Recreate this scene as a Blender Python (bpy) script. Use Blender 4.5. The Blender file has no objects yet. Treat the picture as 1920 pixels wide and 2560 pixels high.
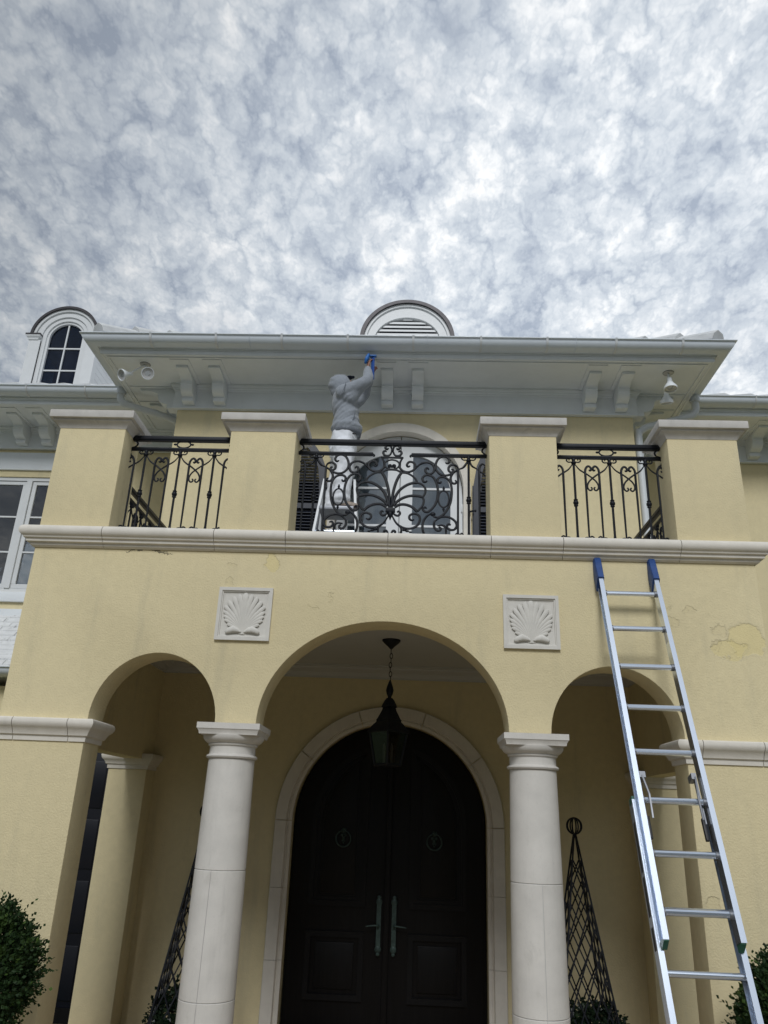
import bpy, bmesh, math, random
from mathutils import Vector, Matrix, noise as mnoise
random.seed(7)
scene = bpy.context.scene
COL = scene.collection
rad = math.radians

# ------------------------------------------------------------------ camera
cam_d = bpy.data.cameras.new('camera')
cam = bpy.data.objects.new('camera', cam_d); COL.objects.link(cam)
CR = Vector((0.9988318, 0.0316068, 0.0365519)); CU = Vector((-0.0223762, -0.3679066, 0.9295935)); CF = Vector((-0.0428292, 0.9293254, 0.3667695))
CP = Vector((0.23132, -6.0, 1.93))
cam.matrix_world = Matrix(((CR.x, CU.x, -CF.x, CP.x), (CR.y, CU.y, -CF.y, CP.y), (CR.z, CU.z, -CF.z, CP.z), (0, 0, 0, 1)))
cam_d.sensor_fit = 'VERTICAL'; cam_d.sensor_height = 36.0; cam_d.lens = 36.0 * 1924.43 / 2560
cam_d.clip_start = 0.05; cam_d.clip_end = 3000
scene.camera = cam

# ------------------------------------------------------------------ node helpers
def nt_new(nt, t, **kw):
    n = nt.nodes.new(t)
    for k, v in kw.items():
        setattr(n, k, v)
    return n
class NB:
    """small node-tree builder"""
    def __init__(s, nt): s.nt = nt
    def n(s, t, **kw): return nt_new(s.nt, t, **kw)
    def put(s, sock, v):
        if v is None: return
        if hasattr(v, 'is_output'): s.nt.links.new(v, sock)
        else:
            if hasattr(sock.default_value, '__len__') and not hasattr(v, '__len__'): v = (v,) * len(sock.default_value)
            if hasattr(v, '__len__') and len(sock.default_value) == 4 and len(v) == 3: v = (*v, 1)
            sock.default_value = v
    def math(s, op, a, b=None, c=None, clamp=False):
        n = s.n('ShaderNodeMath', operation=op, use_clamp=clamp)
        s.put(n.inputs[0], a); s.put(n.inputs[1], b); s.put(n.inputs[2], c)
        return n.outputs[0]
    def vmath(s, op, a, b=None, out=0):
        n = s.n('ShaderNodeVectorMath', operation=op)
        s.put(n.inputs[0], a)
        if op == 'SCALE': s.put(n.inputs['Scale'], b)
        else: s.put(n.inputs[1], b)
        return n.outputs[out]
    def mix(s, f, a, b, mode='MIX'):
        n = s.n('ShaderNodeMix', data_type='RGBA', blend_type=mode)
        s.put(n.inputs[0], f); s.put(n.inputs[6], a); s.put(n.inputs[7], b)
        return n.outputs[2]
    def noise(s, vec, scale, detail=4, rough=.55, dist=0, out=0, lac=2.0):
        n = s.n('ShaderNodeTexNoise')
        s.put(n.inputs['Vector'], vec); n.inputs['Scale'].default_value = scale; n.inputs['Detail'].default_value = detail
        n.inputs['Roughness'].default_value = rough; n.inputs['Distortion'].default_value = dist; n.inputs['Lacunarity'].default_value = lac
        return n.outputs[out]
    def ramp(s, f, stops, interp='LINEAR'):
        n = s.n('ShaderNodeValToRGB'); n.color_ramp.interpolation = interp
        e = n.color_ramp.elements
        while len(e) < len(stops): e.new(0.5)
        for q, (p, c) in zip(e, stops):
            q.position = p; q.color = (c, c, c, 1) if not hasattr(c, '__len__') else (*c[:3], 1)
        s.put(n.inputs[0], f)
        return n.outputs[0]
    def smooth(s, v, a, b):
        n = s.n('ShaderNodeMapRange', interpolation_type='SMOOTHSTEP')
        s.put(n.inputs[0], v); n.inputs[1].default_value = a; n.inputs[2].default_value = b
        return n.outputs[0]

# ------------------------------------------------------------------ world: Nishita sky under a broken altocumulus deck
SUN_AZ, SUN_EL = rad(182), rad(40)          # azimuth counted from +Y towards +X; light comes from behind the camera, high
world = bpy.data.worlds.new('World'); scene.world = world; world.use_nodes = True
wt = world.node_tree; wt.nodes.clear(); W = NB(wt)
sky = W.n('ShaderNodeTexSky', sky_type='NISHITA', sun_disc=False)
sky.sun_elevation = SUN_EL; sky.sun_rotation = SUN_AZ; sky.altitude = 0; sky.air_density = 1.0; sky.dust_density = 1.5; sky.ozone_density = 1.5
tc = W.n('ShaderNodeTexCoord'); d = tc.outputs['Generated']
sx = W.n('ShaderNodeSeparateXYZ'); W.put(sx.inputs[0], d)
den = W.math('ADD', W.math('MAXIMUM', sx.outputs[2], 0.0), 0.34)
cx = W.n('ShaderNodeCombineXYZ'); W.put(cx.inputs[0], W.math('DIVIDE', sx.outputs[0], den)); W.put(cx.inputs[1], W.math('DIVIDE', sx.outputs[1], den))
P = W.vmath('MULTIPLY', cx.outputs[0], (1.5, 1.12, 1))
warp = W.noise(P, 16, 4, .62, 0, 1)
P2 = W.vmath('ADD', P, W.vmath('SCALE', W.vmath('SUBTRACT', warp, (.5, .5, .5)), .12))
big = W.noise(P, 2.1, 3, .6)
mid = W.noise(P, 7.5, 5, .62)
def puffs(scale):
    c = W.n('ShaderNodeTexVoronoi', feature='F1'); W.put(c.inputs['Vector'], P2); c.inputs['Scale'].default_value = scale; c.inputs['Randomness'].default_value = 1
    return W.math('SUBTRACT', 1.0, W.math('MULTIPLY', c.outputs['Distance'], c.outputs['Distance']))
# optical thickness of the deck: two sizes of cloudlets in thinner and thicker fields
dens = W.math('ADD', W.math('MULTIPLY', puffs(21), .38), W.math('MULTIPLY', puffs(50), .20))
dens = W.math('ADD', dens, W.math('MULTIPLY', W.math('SUBTRACT', mid, .5), .80))
dens = W.math('ADD', dens, W.math('MULTIPLY', W.math('SUBTRACT', big, .5), .55))
dens = W.math('ADD', dens, .175)
cover = W.smooth(dens, -.05, .18)
# the veiled sun brightens the thin deck towards the lower right
glow = W.smooth(W.vmath('DOT_PRODUCT', d, Vector((.30, .80, .50)).normalized(), 1), .62, 1.0)
lit = W.math('ADD', dens, W.math('MULTIPLY', glow, .08))
shade = W.ramp(lit, [(.33, (.36, .415, .505)), (.48, (.465, .52, .60)), (.61, (.57, .625, .69)), (.72, (.68, .725, .775)), (.83, (.84, .865, .89)), (.95, (1.02, 1.02, 1.02))])
thick = W.smooth(W.noise(P, 2.3, 4, .6, .3), .50, .70)
shade = W.mix(W.math('MULTIPLY', thick, W.math('MULTIPLY_ADD', glow, -.40, .80)), shade, (.42, .47, .54))
cloud = W.vmath('SCALE', shade, W.math('MULTIPLY_ADD', glow, 3.3, 4.75))
skycol = W.mix(cover, sky.outputs[0], cloud)
bgn = W.n('ShaderNodeBackground'); W.put(bgn.inputs[0], skycol); bgn.inputs[1].default_value = .1
wo = W.n('ShaderNodeOutputWorld'); W.nt.links.new(bgn.outputs[0], wo.inputs[0])
world.cycles.sampling_method = 'MANUAL'; world.cycles.sample_map_resolution = 256

# ------------------------------------------------------------------ veiled sun, very soft
sun_d = bpy.data.lights.new('sun', 'SUN'); sun_d.energy = 1.15; sun_d.angle = rad(18); sun_d.color = (.97, .985, 1.0)
sun = bpy.data.objects.new('sun', sun_d); COL.objects.link(sun)
sdir = Vector((math.sin(SUN_AZ) * math.cos(SUN_EL), math.cos(SUN_AZ) * math.cos(SUN_EL), math.sin(SUN_EL)))
sun.rotation_euler = sdir.to_track_quat('Z', 'Y').to_euler(); sun.location = sdir * 40

vs = scene.view_settings
vs.view_transform = 'Standard'; vs.look = 'None'; vs.exposure = 0.50; vs.gamma = 1.0; vs.use_curve_mapping = False
scene.cycles.max_bounces = 6; scene.cycles.diffuse_bounces = 3; scene.cycles.glossy_bounces = 3; scene.cycles.transparent_max_bounces = 8

# ------------------------------------------------------------------ materials
def mat(name, col, rough=.7, metal=0.0, var=.0, vscale=3.0, bump=0.0, bscale=60.0, bdetail=4, bdist=.004, spec=.5, coat=0.0, rvar=0.0, build=None, stretch=None, dirt=0.0, dirtcol=(.16, .15, .13), sheen=0.0, streak=0.0):
    m = bpy.data.materials.new(name); m.use_nodes = True
    nt = m.node_tree; nt.nodes.clear(); B = NB(nt)
    out = B.n('ShaderNodeOutputMaterial'); bs = B.n('ShaderNodeBsdfPrincipled'); nt.links.new(bs.outputs[0], out.inputs[0])
    tc = B.n('ShaderNodeTexCoord'); geo = B.n('ShaderNodeNewGeometry'); pos = geo.outputs['Position']
    vec = pos
    if stretch: vec = B.vmath('MULTIPLY', pos, stretch)
    c = col
    if var > 0:
        nz = B.noise(vec, vscale, 5, .6)
        f = B.ramp(nz, [(.3, 0), (.7, 1)])
        c = B.mix(f, tuple(x * (1 - var) for x in col), tuple(min(1, x * (1 + var)) for x in col))
    if dirt > 0:
        nz = B.noise(B.vmath('MULTIPLY', pos, (1.0, 1.0, .55)), 9, 7, .7, .4)
        c = B.mix(B.math('MULTIPLY', B.smooth(nz, .55, .78), dirt), c, dirtcol)
    if streak > 0:
        sn = B.noise(B.vmath('MULTIPLY', pos, (6.0, 6.0, .5)), 2.6, 6, .65)
        c = B.mix(B.math('MULTIPLY', B.smooth(sn, .50, .78), streak), c, tuple(x * .55 for x in col))
        sp = B.noise(pos, 55, 3, .6)
        c = B.mix(B.math('MULTIPLY', B.smooth(sp, .60, .75), streak * .8), c, tuple(x * .6 for x in col))
    if build: c, extra = build(B, c, pos)
    else: extra = None
    B.put(bs.inputs['Base Color'], c)
    if rvar > 0: B.put(bs.inputs['Roughness'], B.ramp(B.noise(vec, vscale * 4, 4, .6), [(.3, max(0, rough - rvar)), (.7, min(1, rough + rvar))]))
    else: bs.inputs['Roughness'].default_value = rough
    bs.inputs['Metallic'].default_value = metal; bs.inputs['Specular IOR Level'].default_value = spec
    bs.inputs['Coat Weight'].default_value = coat; bs.inputs['Coat Roughness'].default_value = .15
    if sheen: bs.inputs['Sheen Weight'].default_value = sheen
    if bump > 0 or extra is not None:
        h = B.noise(vec, bscale, bdetail, .6) if bump > 0 else 0.0
        if extra is not None: h = B.math('ADD', B.math('MULTIPLY', h, 1.0), extra)
        b = B.n('ShaderNodeBump'); b.inputs['Strength'].default_value = max(bump, .3); b.inputs['Distance'].default_value = bdist
        B.put(b.inputs['Height'], h); nt.links.new(b.outputs[0], bs.inputs['Normal'])
    return m

YEL = (.78, .675, .42)
def stucco_build(patches):
    def f(B, c, pos):
        big = B.noise(pos, .55, 3, .5)
        c = B.mix(B.ramp(big, [(.35, 0), (.65, 1)]), c, B.mix(.5, c, (.74, .64, .41)))
        # vertical rain weathering
        st = B.noise(B.vmath('MULTIPLY', pos, (2.2, 2.2, .28)), 2.0, 6, .65)
        c = B.mix(B.math('MULTIPLY', B.smooth(st, .50, .78), .36), c, (.48, .44, .31))
        h = None
        if patches:
            wob = B.noise(pos, 7, 5, .65, 0, 1)
            pw = B.vmath('ADD', pos, B.vmath('SCALE', B.vmath('SUBTRACT', wob, (.5, .5, .5)), .22))
            for (x, z, sx_, sz_, kind) in patches:
                dv = B.vmath('MULTIPLY', B.vmath('SUBTRACT', pw, (x, 0, z)), (1 / sx_, .0, 1 / sz_))
                ln = B.vmath('LENGTH', dv, None, 1)
                mk = B.smooth(ln, 1.0, .86)
                if kind == 0: cc, am = (.78, .655, .30), .48
                elif kind == 1: cc, am = (.66, .56, .32), .22
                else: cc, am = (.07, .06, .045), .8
                c = B.mix(B.math('MULTIPLY', mk, am), c, cc)
                if kind < 2:
                    rim = B.math('MULTIPLY', B.smooth(ln, .84, .98), B.smooth(ln, 1.16, 1.02))
                    c = B.mix(B.math('MULTIPLY', rim, .18), c, (.48, .43, .29))
                    h = B.math('MULTIPLY', mk, -.8) if h is None else B.math('ADD', h, B.math('MULTIPLY', mk, -.8))
        return c, h
    return f
PATCH = [(-.951, 3.83, .052, .085, 0), (-1.29, 3.80, .035, .022, 1), (-1.281, 3.683, .014, .04, 1), (2.80, 3.29, .16, .13, 0), (2.66, 3.22, .13, .09, 0),
         (2.60, 3.38, .06, .045, 1), (2.41, 3.52, .05, .02, 1), (2.57, 3.254, .03, .05, 1), (2.25, 3.43, .07, .03, 1), (2.34, 1.44, .06, .06, 1),
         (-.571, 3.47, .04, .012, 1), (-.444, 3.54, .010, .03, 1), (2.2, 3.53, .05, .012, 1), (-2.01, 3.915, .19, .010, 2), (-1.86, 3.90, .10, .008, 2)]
M = {}
M['stucco'] = mat('yellow_stucco', YEL, .9, var=.045, vscale=14, bump=.75, bscale=70, bdetail=6, bdist=.006, spec=.2, build=stucco_build(PATCH))
M['stucco_plain'] = mat('yellow_stucco_plain', YEL, .9, var=.045, vscale=14, bump=.7, bscale=70, bdetail=6, bdist=.006, spec=.2, build=stucco_build([]))
M['stone'] = mat('cast_stone', (.76, .715, .635), .82, var=.06, vscale=6, bump=.3, bscale=140, bdist=.003, spec=.3, dirt=.25, dirtcol=(.48, .45, .40), streak=.16)
M['stone_cap'] = mat('weathered_stone', (.60, .575, .535), .88, var=.09, vscale=9, bump=.45, bscale=110, bdist=.004, spec=.25, dirt=.55, dirtcol=(.27, .26, .245))
M['column'] = mat('column_stone', (.69, .66, .61), .78, var=.07, vscale=5, bump=.35, bscale=160, bdist=.003, spec=.3, dirt=.38, dirtcol=(.45, .43, .38), streak=.2)
M['mortar'] = mat('light_mortar', (.62, .61, .59), .9)
M['plaque'] = mat('plaque_stone', (.70, .675, .62), .85, var=.05, vscale=12, bump=.2, bscale=150, bdist=.002, spec=.3, dirt=.12)
M['trim'] = mat('white_trim_paint', (.83, .865, .89), .55, var=.035, vscale=4, bump=.08, bscale=45, spec=.4, dirt=.12, dirtcol=(.48, .48, .46))
M['gutter'] = mat('white_gutter_metal', (.72, .77, .82), .38, var=.03, vscale=3, spec=.5, rvar=.1, dirt=.1, dirtcol=(.5, .5, .48))
M['pipe'] = mat('downpipe_paint', (.69, .72, .74), .45, var=.03, vscale=5, spec=.5, dirt=.12, dirtcol=(.48, .48, .46))
M['ceiling'] = mat('porch_ceiling_paint', (.60, .60, .585), .7, var=.03, vscale=2, spec=.3)
M['tile'] = mat('white_roof_tile', (.66, .67, .67), .8, var=.1, vscale=7, bump=.4, bscale=40, spec=.3, dirt=.3, dirtcol=(.3, .3, .3))
M['shingle'] = mat('flaking_white_shingle', (.72, .73, .73), .75, var=.08, vscale=9, bump=.5, bscale=40, spec=.3, dirt=.85, dirtcol=(.06, .06, .06))
M['lead'] = mat('dark_sheet_metal', (.045, .042, .045), .45, metal=.5, var=.25, vscale=9, spec=.5)
M['iron'] = mat('black_wrought_iron', (.008, .010, .015), .5, var=.25, vscale=20, bump=.15, bscale=120, bdist=.001, spec=.28)
M['shutter'] = mat('navy_shutter_paint', (.010, .014, .026), .4, var=.15, vscale=8, spec=.5)
M['navy_door'] = mat('navy_side_door', (.004, .005, .010), .35, var=.1, vscale=6, spec=.4)
M['door'] = mat('dark_stained_wood', (.0042, .0040, .0044), .42, var=.35, vscale=3, bump=.3, bscale=30, bdist=.001, spec=.22, stretch=(14, 14, .7))
M['bronze'] = mat('verdigris_bronze', (.045, .075, .068), .5, metal=.35, var=.3, vscale=30, spec=.5)
M['alu'] = mat('mill_aluminium', (.78, .85, .96), .24, metal=.94, var=.02, vscale=2.5)  # blue of the reflected sky is tinted into the base colour
M['alu_dark'] = mat('dull_aluminium', (.26, .27, .29), .5, metal=.8, var=.1, vscale=14)
M['blue_pl'] = mat('blue_rubber', (.022, .07, .24), .5, var=.12, vscale=20, bump=.1, bscale=100, spec=.4)
M['green_pl'] = mat('green_plastic', (.008, .11, .06), .45, var=.1, vscale=12)
M['black_pl'] = mat('black_plastic', (.012, .012, .013), .5)
M['yellow_deck'] = mat('balcony_tile', (.62, .615, .60), .8, var=.1, vscale=5)
M['floor'] = mat('porch_paving', (.30, .215, .125), .7, var=.15, vscale=4, bump=.2, bscale=30)
M['ground'] = mat('driveway_pavers', (.34, .29, .22), .95, var=.25, vscale=1.2, bump=.5, bscale=60, spec=.2)
M['grass'] = mat('lawn_grass', (.045, .065, .025), .95, var=.3, vscale=2.5, bump=.6, bscale=90, spec=.2)
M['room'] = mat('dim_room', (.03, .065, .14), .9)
M['curtain'] = mat('sheer_curtain', (.50, .515, .525), .9, var=.08, vscale=6, stretch=(6, 6, .3))
M['white_frame'] = mat('white_joinery_paint', (.72, .735, .74), .42, var=.03, vscale=6, spec=.5)
M['plate'] = mat('frosted_lens', (.50, .50, .49), .25, var=.1, vscale=40, spec=.6)
def glass(name, tint=(.9, .95, 1), ior=1.5, refl=1.0):
    m = bpy.data.materials.new(name); m.use_nodes = True; nt = m.node_tree; nt.nodes.clear(); B = NB(nt)
    out = B.n('ShaderNodeOutputMaterial'); gl = B.n('ShaderNodeBsdfGlossy'); gl.inputs['Roughness'].default_value = .015; gl.inputs[0].default_value = (1, 1, 1, 1)
    tr = B.n('ShaderNodeBsdfTransparent'); B.put(tr.inputs[0], tint)
    fr = B.n('ShaderNodeFresnel'); fr.inputs[0].default_value = ior
    geo = B.n('ShaderNodeNewGeometry')
    bp_ = B.n('ShaderNodeBump'); bp_.inputs['Strength'].default_value = .04; bp_.inputs['Distance'].default_value = .02
    B.put(bp_.inputs['Height'], B.noise(geo.outputs['Position'], 2.2, 2, .5)); nt.links.new(bp_.outputs[0], gl.inputs['Normal'])
    mx = B.n('ShaderNodeMixShader'); B.put(mx.inputs[0], B.math('MULTIPLY', fr.outputs[0], refl, clamp=True))
    nt.links.new(tr.outputs[0], mx.inputs[1]); nt.links.new(gl.outputs[0], mx.inputs[2]); nt.links.new(mx.outputs[0], out.inputs[0])
    return m
M['glass'] = glass('window_glass', (.80, .86, .90), 1.85, 1.6)
M['glass_dark'] = glass('tinted_glass', (.25, .36, .52), 1.42, 1.0)
M['glass_thin'] = glass('lantern_glass', (.45, .45, .43), 1.4, .10)
M['pot'] = mat('stone_planter', (.20, .17, .15), .85, var=.15, vscale=8, bump=.4, bscale=60)
M['hoodie'] = mat('grey_marl_fleece', (.30, .325, .36), .95, var=.10, vscale=45, bump=.35, bscale=260, bdist=.002, spec=.15, sheen=.3)
M['hoodie_dark'] = mat('grey_rib_knit', (.17, .185, .21), .95, var=.1, vscale=60)
M['trouser'] = mat('white_work_cotton', (.80, .815, .85), .9, var=.05, vscale=9, bump=.2, bscale=200, bdist=.002, spec=.2, dirt=.35, dirtcol=(.38, .32, .27))
M['skin'] = mat('skin', (.34, .17, .12), .55, var=.08, vscale=30, spec=.4)
M['cap'] = mat('navy_cap_cloth', (.02, .03, .06), .85, var=.1, vscale=40)
M['shoe'] = mat('scuffed_canvas_shoe', (.36, .30, .25), .85, var=.3, vscale=30, dirt=.5)
M['sole'] = mat('brown_rubber_sole', (.06, .04, .032), .8)
M['blue_tool'] = mat('blue_tool_plastic', (.02, .085, .34), .45, var=.1, vscale=20)
M['blue_cloth'] = mat('blue_nitrile_cloth', (.03, .17, .52), .5, var=.15, vscale=30, bump=.3, bscale=60)
M['bulb'] = mat('candle_sleeve', (.22, .21, .18), .5)
M['leaf'] = mat('tree_leaf', (.035, .06, .02), .6, var=.4, vscale=2, spec=.3)
M['bark'] = mat('shrub_bark', (.06, .045, .03), .9, bump=.5, bscale=80)

# ------------------------------------------------------------------ mesh builder
class MB:
    def __init__(s): s.v = []; s.f = []
    def add(s, v, f):
        o = len(s.v); s.v += [tuple(q) for q in v]; s.f += [tuple(i + o for i in q) for q in f]; return s
    def box(s, x0, x1, y0, y1, z0, z1):
        return s.add([(x0, y0, z0), (x1, y0, z0), (x1, y1, z0), (x0, y1, z0), (x0, y0, z1), (x1, y0, z1), (x1, y1, z1), (x0, y1, z1)],
                     [(0, 3, 2, 1), (4, 5, 6, 7), (0, 1, 5, 4), (1, 2, 6, 5), (2, 3, 7, 6), (3, 0, 4, 7)])
    def prism(s, poly, ax, a, b):
        """poly in the plane across axis ax: 'x'->(y,z) 'y'->(x,z) 'z'->(x,y)"""
        n = len(poly)
        def P(q, t): return (t, q[0], q[1]) if ax == 'x' else (q[0], t, q[1]) if ax == 'y' else (q[0], q[1], t)
        v = [P(q, a) for q in poly] + [P(q, b) for q in poly]
        f = [tuple(range(n)), tuple(range(2 * n - 1, n - 1, -1))] + [(i, (i + 1) % n, n + (i + 1) % n, n + i) for i in range(n)]
        return s.add(v, f)
    def sweep(s, prof, path, closed=False, flip=1, capends=True):
        """closed profile [(e,z)] swept along xy path; e is measured outwards (flip=1: to the right of travel)"""
        n = len(path); m = len(prof); nor = []
        segs = n if closed else n - 1
        for i in range(segs):
            a = path[i]; b = path[(i + 1) % n]; dx, dy = b[0] - a[0], b[1] - a[1]; L = math.hypot(dx, dy)
            nor.append((dy / L * flip, -dx / L * flip))
        v = []
        for i in range(n):
            if closed: n1, n2 = nor[i - 1], nor[i]
            else: n1, n2 = nor[max(0, i - 1)], nor[min(segs - 1, i)]
            k = 1 + n1[0] * n2[0] + n1[1] * n2[1]
            mx, my = (n1[0] + n2[0]) / k, (n1[1] + n2[1]) / k
            v += [(path[i][0] + mx * e, path[i][1] + my * e, z) for e, z in prof]
        f = []
        for i in range(segs):
            a = i * m; b = ((i + 1) % n) * m
            f += [(a + j, a + (j + 1) % m, b + (j + 1) % m, b + j) for j in range(m)]
        if not closed and capends: f += [tuple(range(m)), tuple(range((n - 1) * m + m - 1, (n - 1) * m - 1, -1))]
        return s.add(v, f)
    def tube(s, pts, r, n=6, caps=True, flat=None):
        pts = [Vector(p) for p in pts]; m = len(pts)
        if not hasattr(r, '__len__'): r = [r] * m
        T = [(pts[min(i + 1, m - 1)] - pts[max(i - 1, 0)]).normalized() for i in range(m)]
        up = Vector((0, 1, 0)) if abs(T[0].y) < .9 else Vector((1, 0, 0))
        v = []; prev = None
        for i in range(m):
            a = up - T[i] * up.dot(T[i])
            if a.length < 1e-4: a = prev
            a = a.normalized(); prev = a; up = a if flat is None else up
            b = T[i].cross(a)
            ra, rb = (r[i], r[i]) if flat is None else (r[i] * flat, r[i])
            for j in range(n):
                t = 2 * math.pi * (j + .5) / n
                v.append(pts[i] + a * (ra * math.cos(t)) + b * (rb * math.sin(t)))
        f = []
        for i in range(m - 1):
            f += [(i * n + j, i * n + (j + 1) % n, (i + 1) * n + (j + 1) % n, (i + 1) * n + j) for j in range(n)]
        if caps: f += [tuple(range(n))[::-1], tuple(range((m - 1) * n, m * n))]
        return s.add(v, f)
    def lathe(s, prof, n=24, c=(0, 0, 0), a0=0.0, a1=None, M4=None):
        """prof [(r,z)] from bottom to top; closed ends"""
        full = a1 is None; m = len(prof); v = []; k = n if full else n + 1
        for j in range(k):
            t = (a0 + 2 * math.pi * j / n) if full else a0 + (a1 - a0) * j / n
            for r, z in prof: v.append(Vector((r * math.cos(t), r * math.sin(t), z)))
        f = []
        for j in range(n):
            a = j * m; b = ((j + 1) % k) * m
            for i in range(m - 1): f.append((a + i, b + i, b + i + 1, a + i + 1))
        if full:
            f.append(tuple(j * m for j in range(n))[::-1]); f.append(tuple(j * m + m - 1 for j in range(n)))
        if M4 is not None: v = [M4 @ q for q in v]
        v = [(q[0] + c[0], q[1] + c[1], q[2] + c[2]) for q in v]
        return s.add(v, f)
    def ball(s, c, r, n=10, m=6, sc=(1, 1, 1)):
        prof = [(r * math.sin(math.pi * i / m) + 1e-5, -r * math.cos(math.pi * i / m)) for i in range(m + 1)]
        k = len(s.v); s.lathe(prof, n)
        for i in range(k, len(s.v)):
            q = s.v[i]; s.v[i] = (q[0] * sc[0] + c[0], q[1] * sc[1] + c[1], q[2] * sc[2] + c[2])
        return s
    def mesh(s, name, m, smooth=35, bevel=0, merge=True):
        me = bpy.data.meshes.new(name); me.from_pydata([tuple(q) for q in s.v], [], s.f)
        bm = bmesh.new(); bm.from_mesh(me)
        if merge: bmesh.ops.remove_doubles(bm, verts=bm.verts, dist=1e-5)
        bmesh.ops.recalc_face_normals(bm, faces=bm.faces)
        if bevel:
            eds = [e for e in bm.edges if len(e.link_faces) == 2 and e.calc_face_angle(0) > rad(38)]
            bmesh.ops.bevel(bm, geom=eds, offset=bevel, segments=2, profile=.6, affect='EDGES', clamp_overlap=True)
        bm.to_mesh(me); bm.free()
        if smooth:
            me.shade_smooth(); me.set_sharp_from_angle(angle=rad(smooth))
        me.materials.append(M[m] if isinstance(m, str) else m)
        return me
    def build(s, name, m, parent=None, smooth=35, bevel=0, label=None, merge=True):
        return obj(name, s.mesh(name, m, smooth, bevel, merge), parent, label)
def obj(name, me, parent=None, label=None):
    o = bpy.data.objects.new(name, me); COL.objects.link(o)
    if parent is not None:
        o.parent = parent
        o.matrix_parent_inverse = Matrix.Translation(-abs_loc(parent))
    if label: o['label'] = label
    return o
def abs_loc(o):
    v = Vector(o.location); p = o.parent
    # children built here keep world coordinates: their own location is zero
    return v if p is None else Vector((0, 0, 0))
def thing(name, label, cat, loc=(0, 0, 0), group=None):
    o = bpy.data.objects.new(name, None); COL.objects.link(o); o.location = loc; o.empty_display_size = .1
    return tag(o, label, cat, group)
def tag(o, label, cat, group=None):
    o['label'] = label; o['category'] = cat
    if group: o['group'] = group
    return o
def structure(o):
    o['kind'] = 'structure'; return o
def arc(cx, cz, rx, rz, a0, a1, n):
    return [(cx + rx * math.cos(rad(a0 + (a1 - a0) * i / n)), cz + rz * math.sin(rad(a0 + (a1 - a0) * i / n))) for i in range(n + 1)]
def catmull(p, k=5):
    p = [Vector(q) for q in p]; o = []
    for i in range(len(p) - 1):
        a = p[i - 1] if i else p[0] * 2 - p[1]; b, c = p[i], p[i + 1]; e = p[i + 2] if i + 2 < len(p) else c * 2 - b
        for j in range(k):
            t = j / k
            o.append(.5 * ((2 * b) + (c - a) * t + (2 * a - 5 * b + 4 * c - e) * t * t + (3 * b - a - 3 * c + e) * t ** 3))
    o.append(p[-1]); return o
# ================================================================== SETTING
FZ = -.17                      # porch floor
GZ = -.47                      # ground
Wd, U, YW, YB = 2.955, 3.08, 3.209, 3.209
WT = .31                       # portico wall thickness
b1, b2, aC, ZC = 2.2565, 1.2743, .9574, 2.541
structure(MB().add([(-400, -400, GZ - .02), (400, -400, GZ - .02), (400, 400, GZ - .02), (-400, 400, GZ - .02)], [(0, 1, 2, 3)]).build('ground', 'grass'))
structure(MB().box(-7, 7, -13, -.9, GZ - .1, GZ).build('driveway', 'ground'))
structure(MB().box(-3.2, 3.2, -.5, YB, GZ, FZ).build('porch_floor', 'floor', bevel=.01))
structure(MB().box(-3.2, 3.2, -.9, -.5, GZ, GZ + .15).build('entrance_step', 'floor', bevel=.01))

# trees added out of view behind the camera to shade the porch
def leaf_cloud(n, size, fn, seed):
    rnd = random.Random(seed); v, f = [], []
    for i in range(n):
        p, nrm = fn(rnd)
        a = Vector((rnd.gauss(0, 1), rnd.gauss(0, 1), rnd.gauss(0, 1))).normalized(); nn = (nrm + a * .8).normalized()
        t = nn.orthogonal().normalized(); b = nn.cross(t); s_ = size * rnd.uniform(.6, 1.3); ang = rnd.uniform(0, 6.28)
        t, b = t * math.cos(ang) + b * math.sin(ang), b * math.cos(ang) - t * math.sin(ang)
        o = len(v); v += [p - t * s_, p + b * s_ * .45, p + t * s_, p - b * s_ * .45]; f.append((o, o + 1, o + 2, o + 3))
    m = MB(); m.v = [tuple(q) for q in v]; m.f = f; return m
def crown_fn(lobes):
    def fn(r):
        c, rr = r.choice(lobes); d_ = Vector((r.gauss(0, 1), r.gauss(0, 1), r.gauss(0, 1))).normalized()
        return Vector(c) + Vector((d_.x * rr, d_.y * rr, d_.z * rr * .85)) * r.uniform(.55, 1.0) ** .5, d_
    return fn
_r = random.Random(3)
lobes = [((_r.uniform(-1.9, 1.9), _r.uniform(-1.6, 1.6), _r.uniform(2.2, 8.6)), _r.uniform(1.2, 2.1)) for _ in range(22)]
crown_me = leaf_cloud(5200, .30, crown_fn(lobes), 5).mesh('crown', 'leaf', 0, merge=False)
trunk_me = MB().tube([(0, 0, 0), (.08, .05, 2), (-.05, .1, 4.5), (.1, 0, 7)], [.28, .22, .16, .06], 9).mesh('trunk', 'bark', 40)
spots = [(-21, -12), (-16.5, -15.5), (-12, -17.0), (-7.5, -16.2), (-3, -17.3), (1.5, -16.4), (6, -17.2), (10.5, -16.2), (15, -15.5), (19.5, -12), (-22, -6), (21.5, -5.5)]
for i, (x, y) in enumerate(spots):
    t = thing('added_shade_tree', 'tall leafy tree added out of view to shade the porch', 'tree', (x, y, GZ - .02), 'trees added for shade')
    for nm, me in (('trunk', trunk_me), ('crown', crown_me)):
        o = bpy.data.objects.new(nm, me); COL.objects.link(o); o.parent = t
    t.rotation_euler = (0, 0, i * 2.1); k = .60 + .05 * (i % 4); t.scale = (k, k, k)

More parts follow.
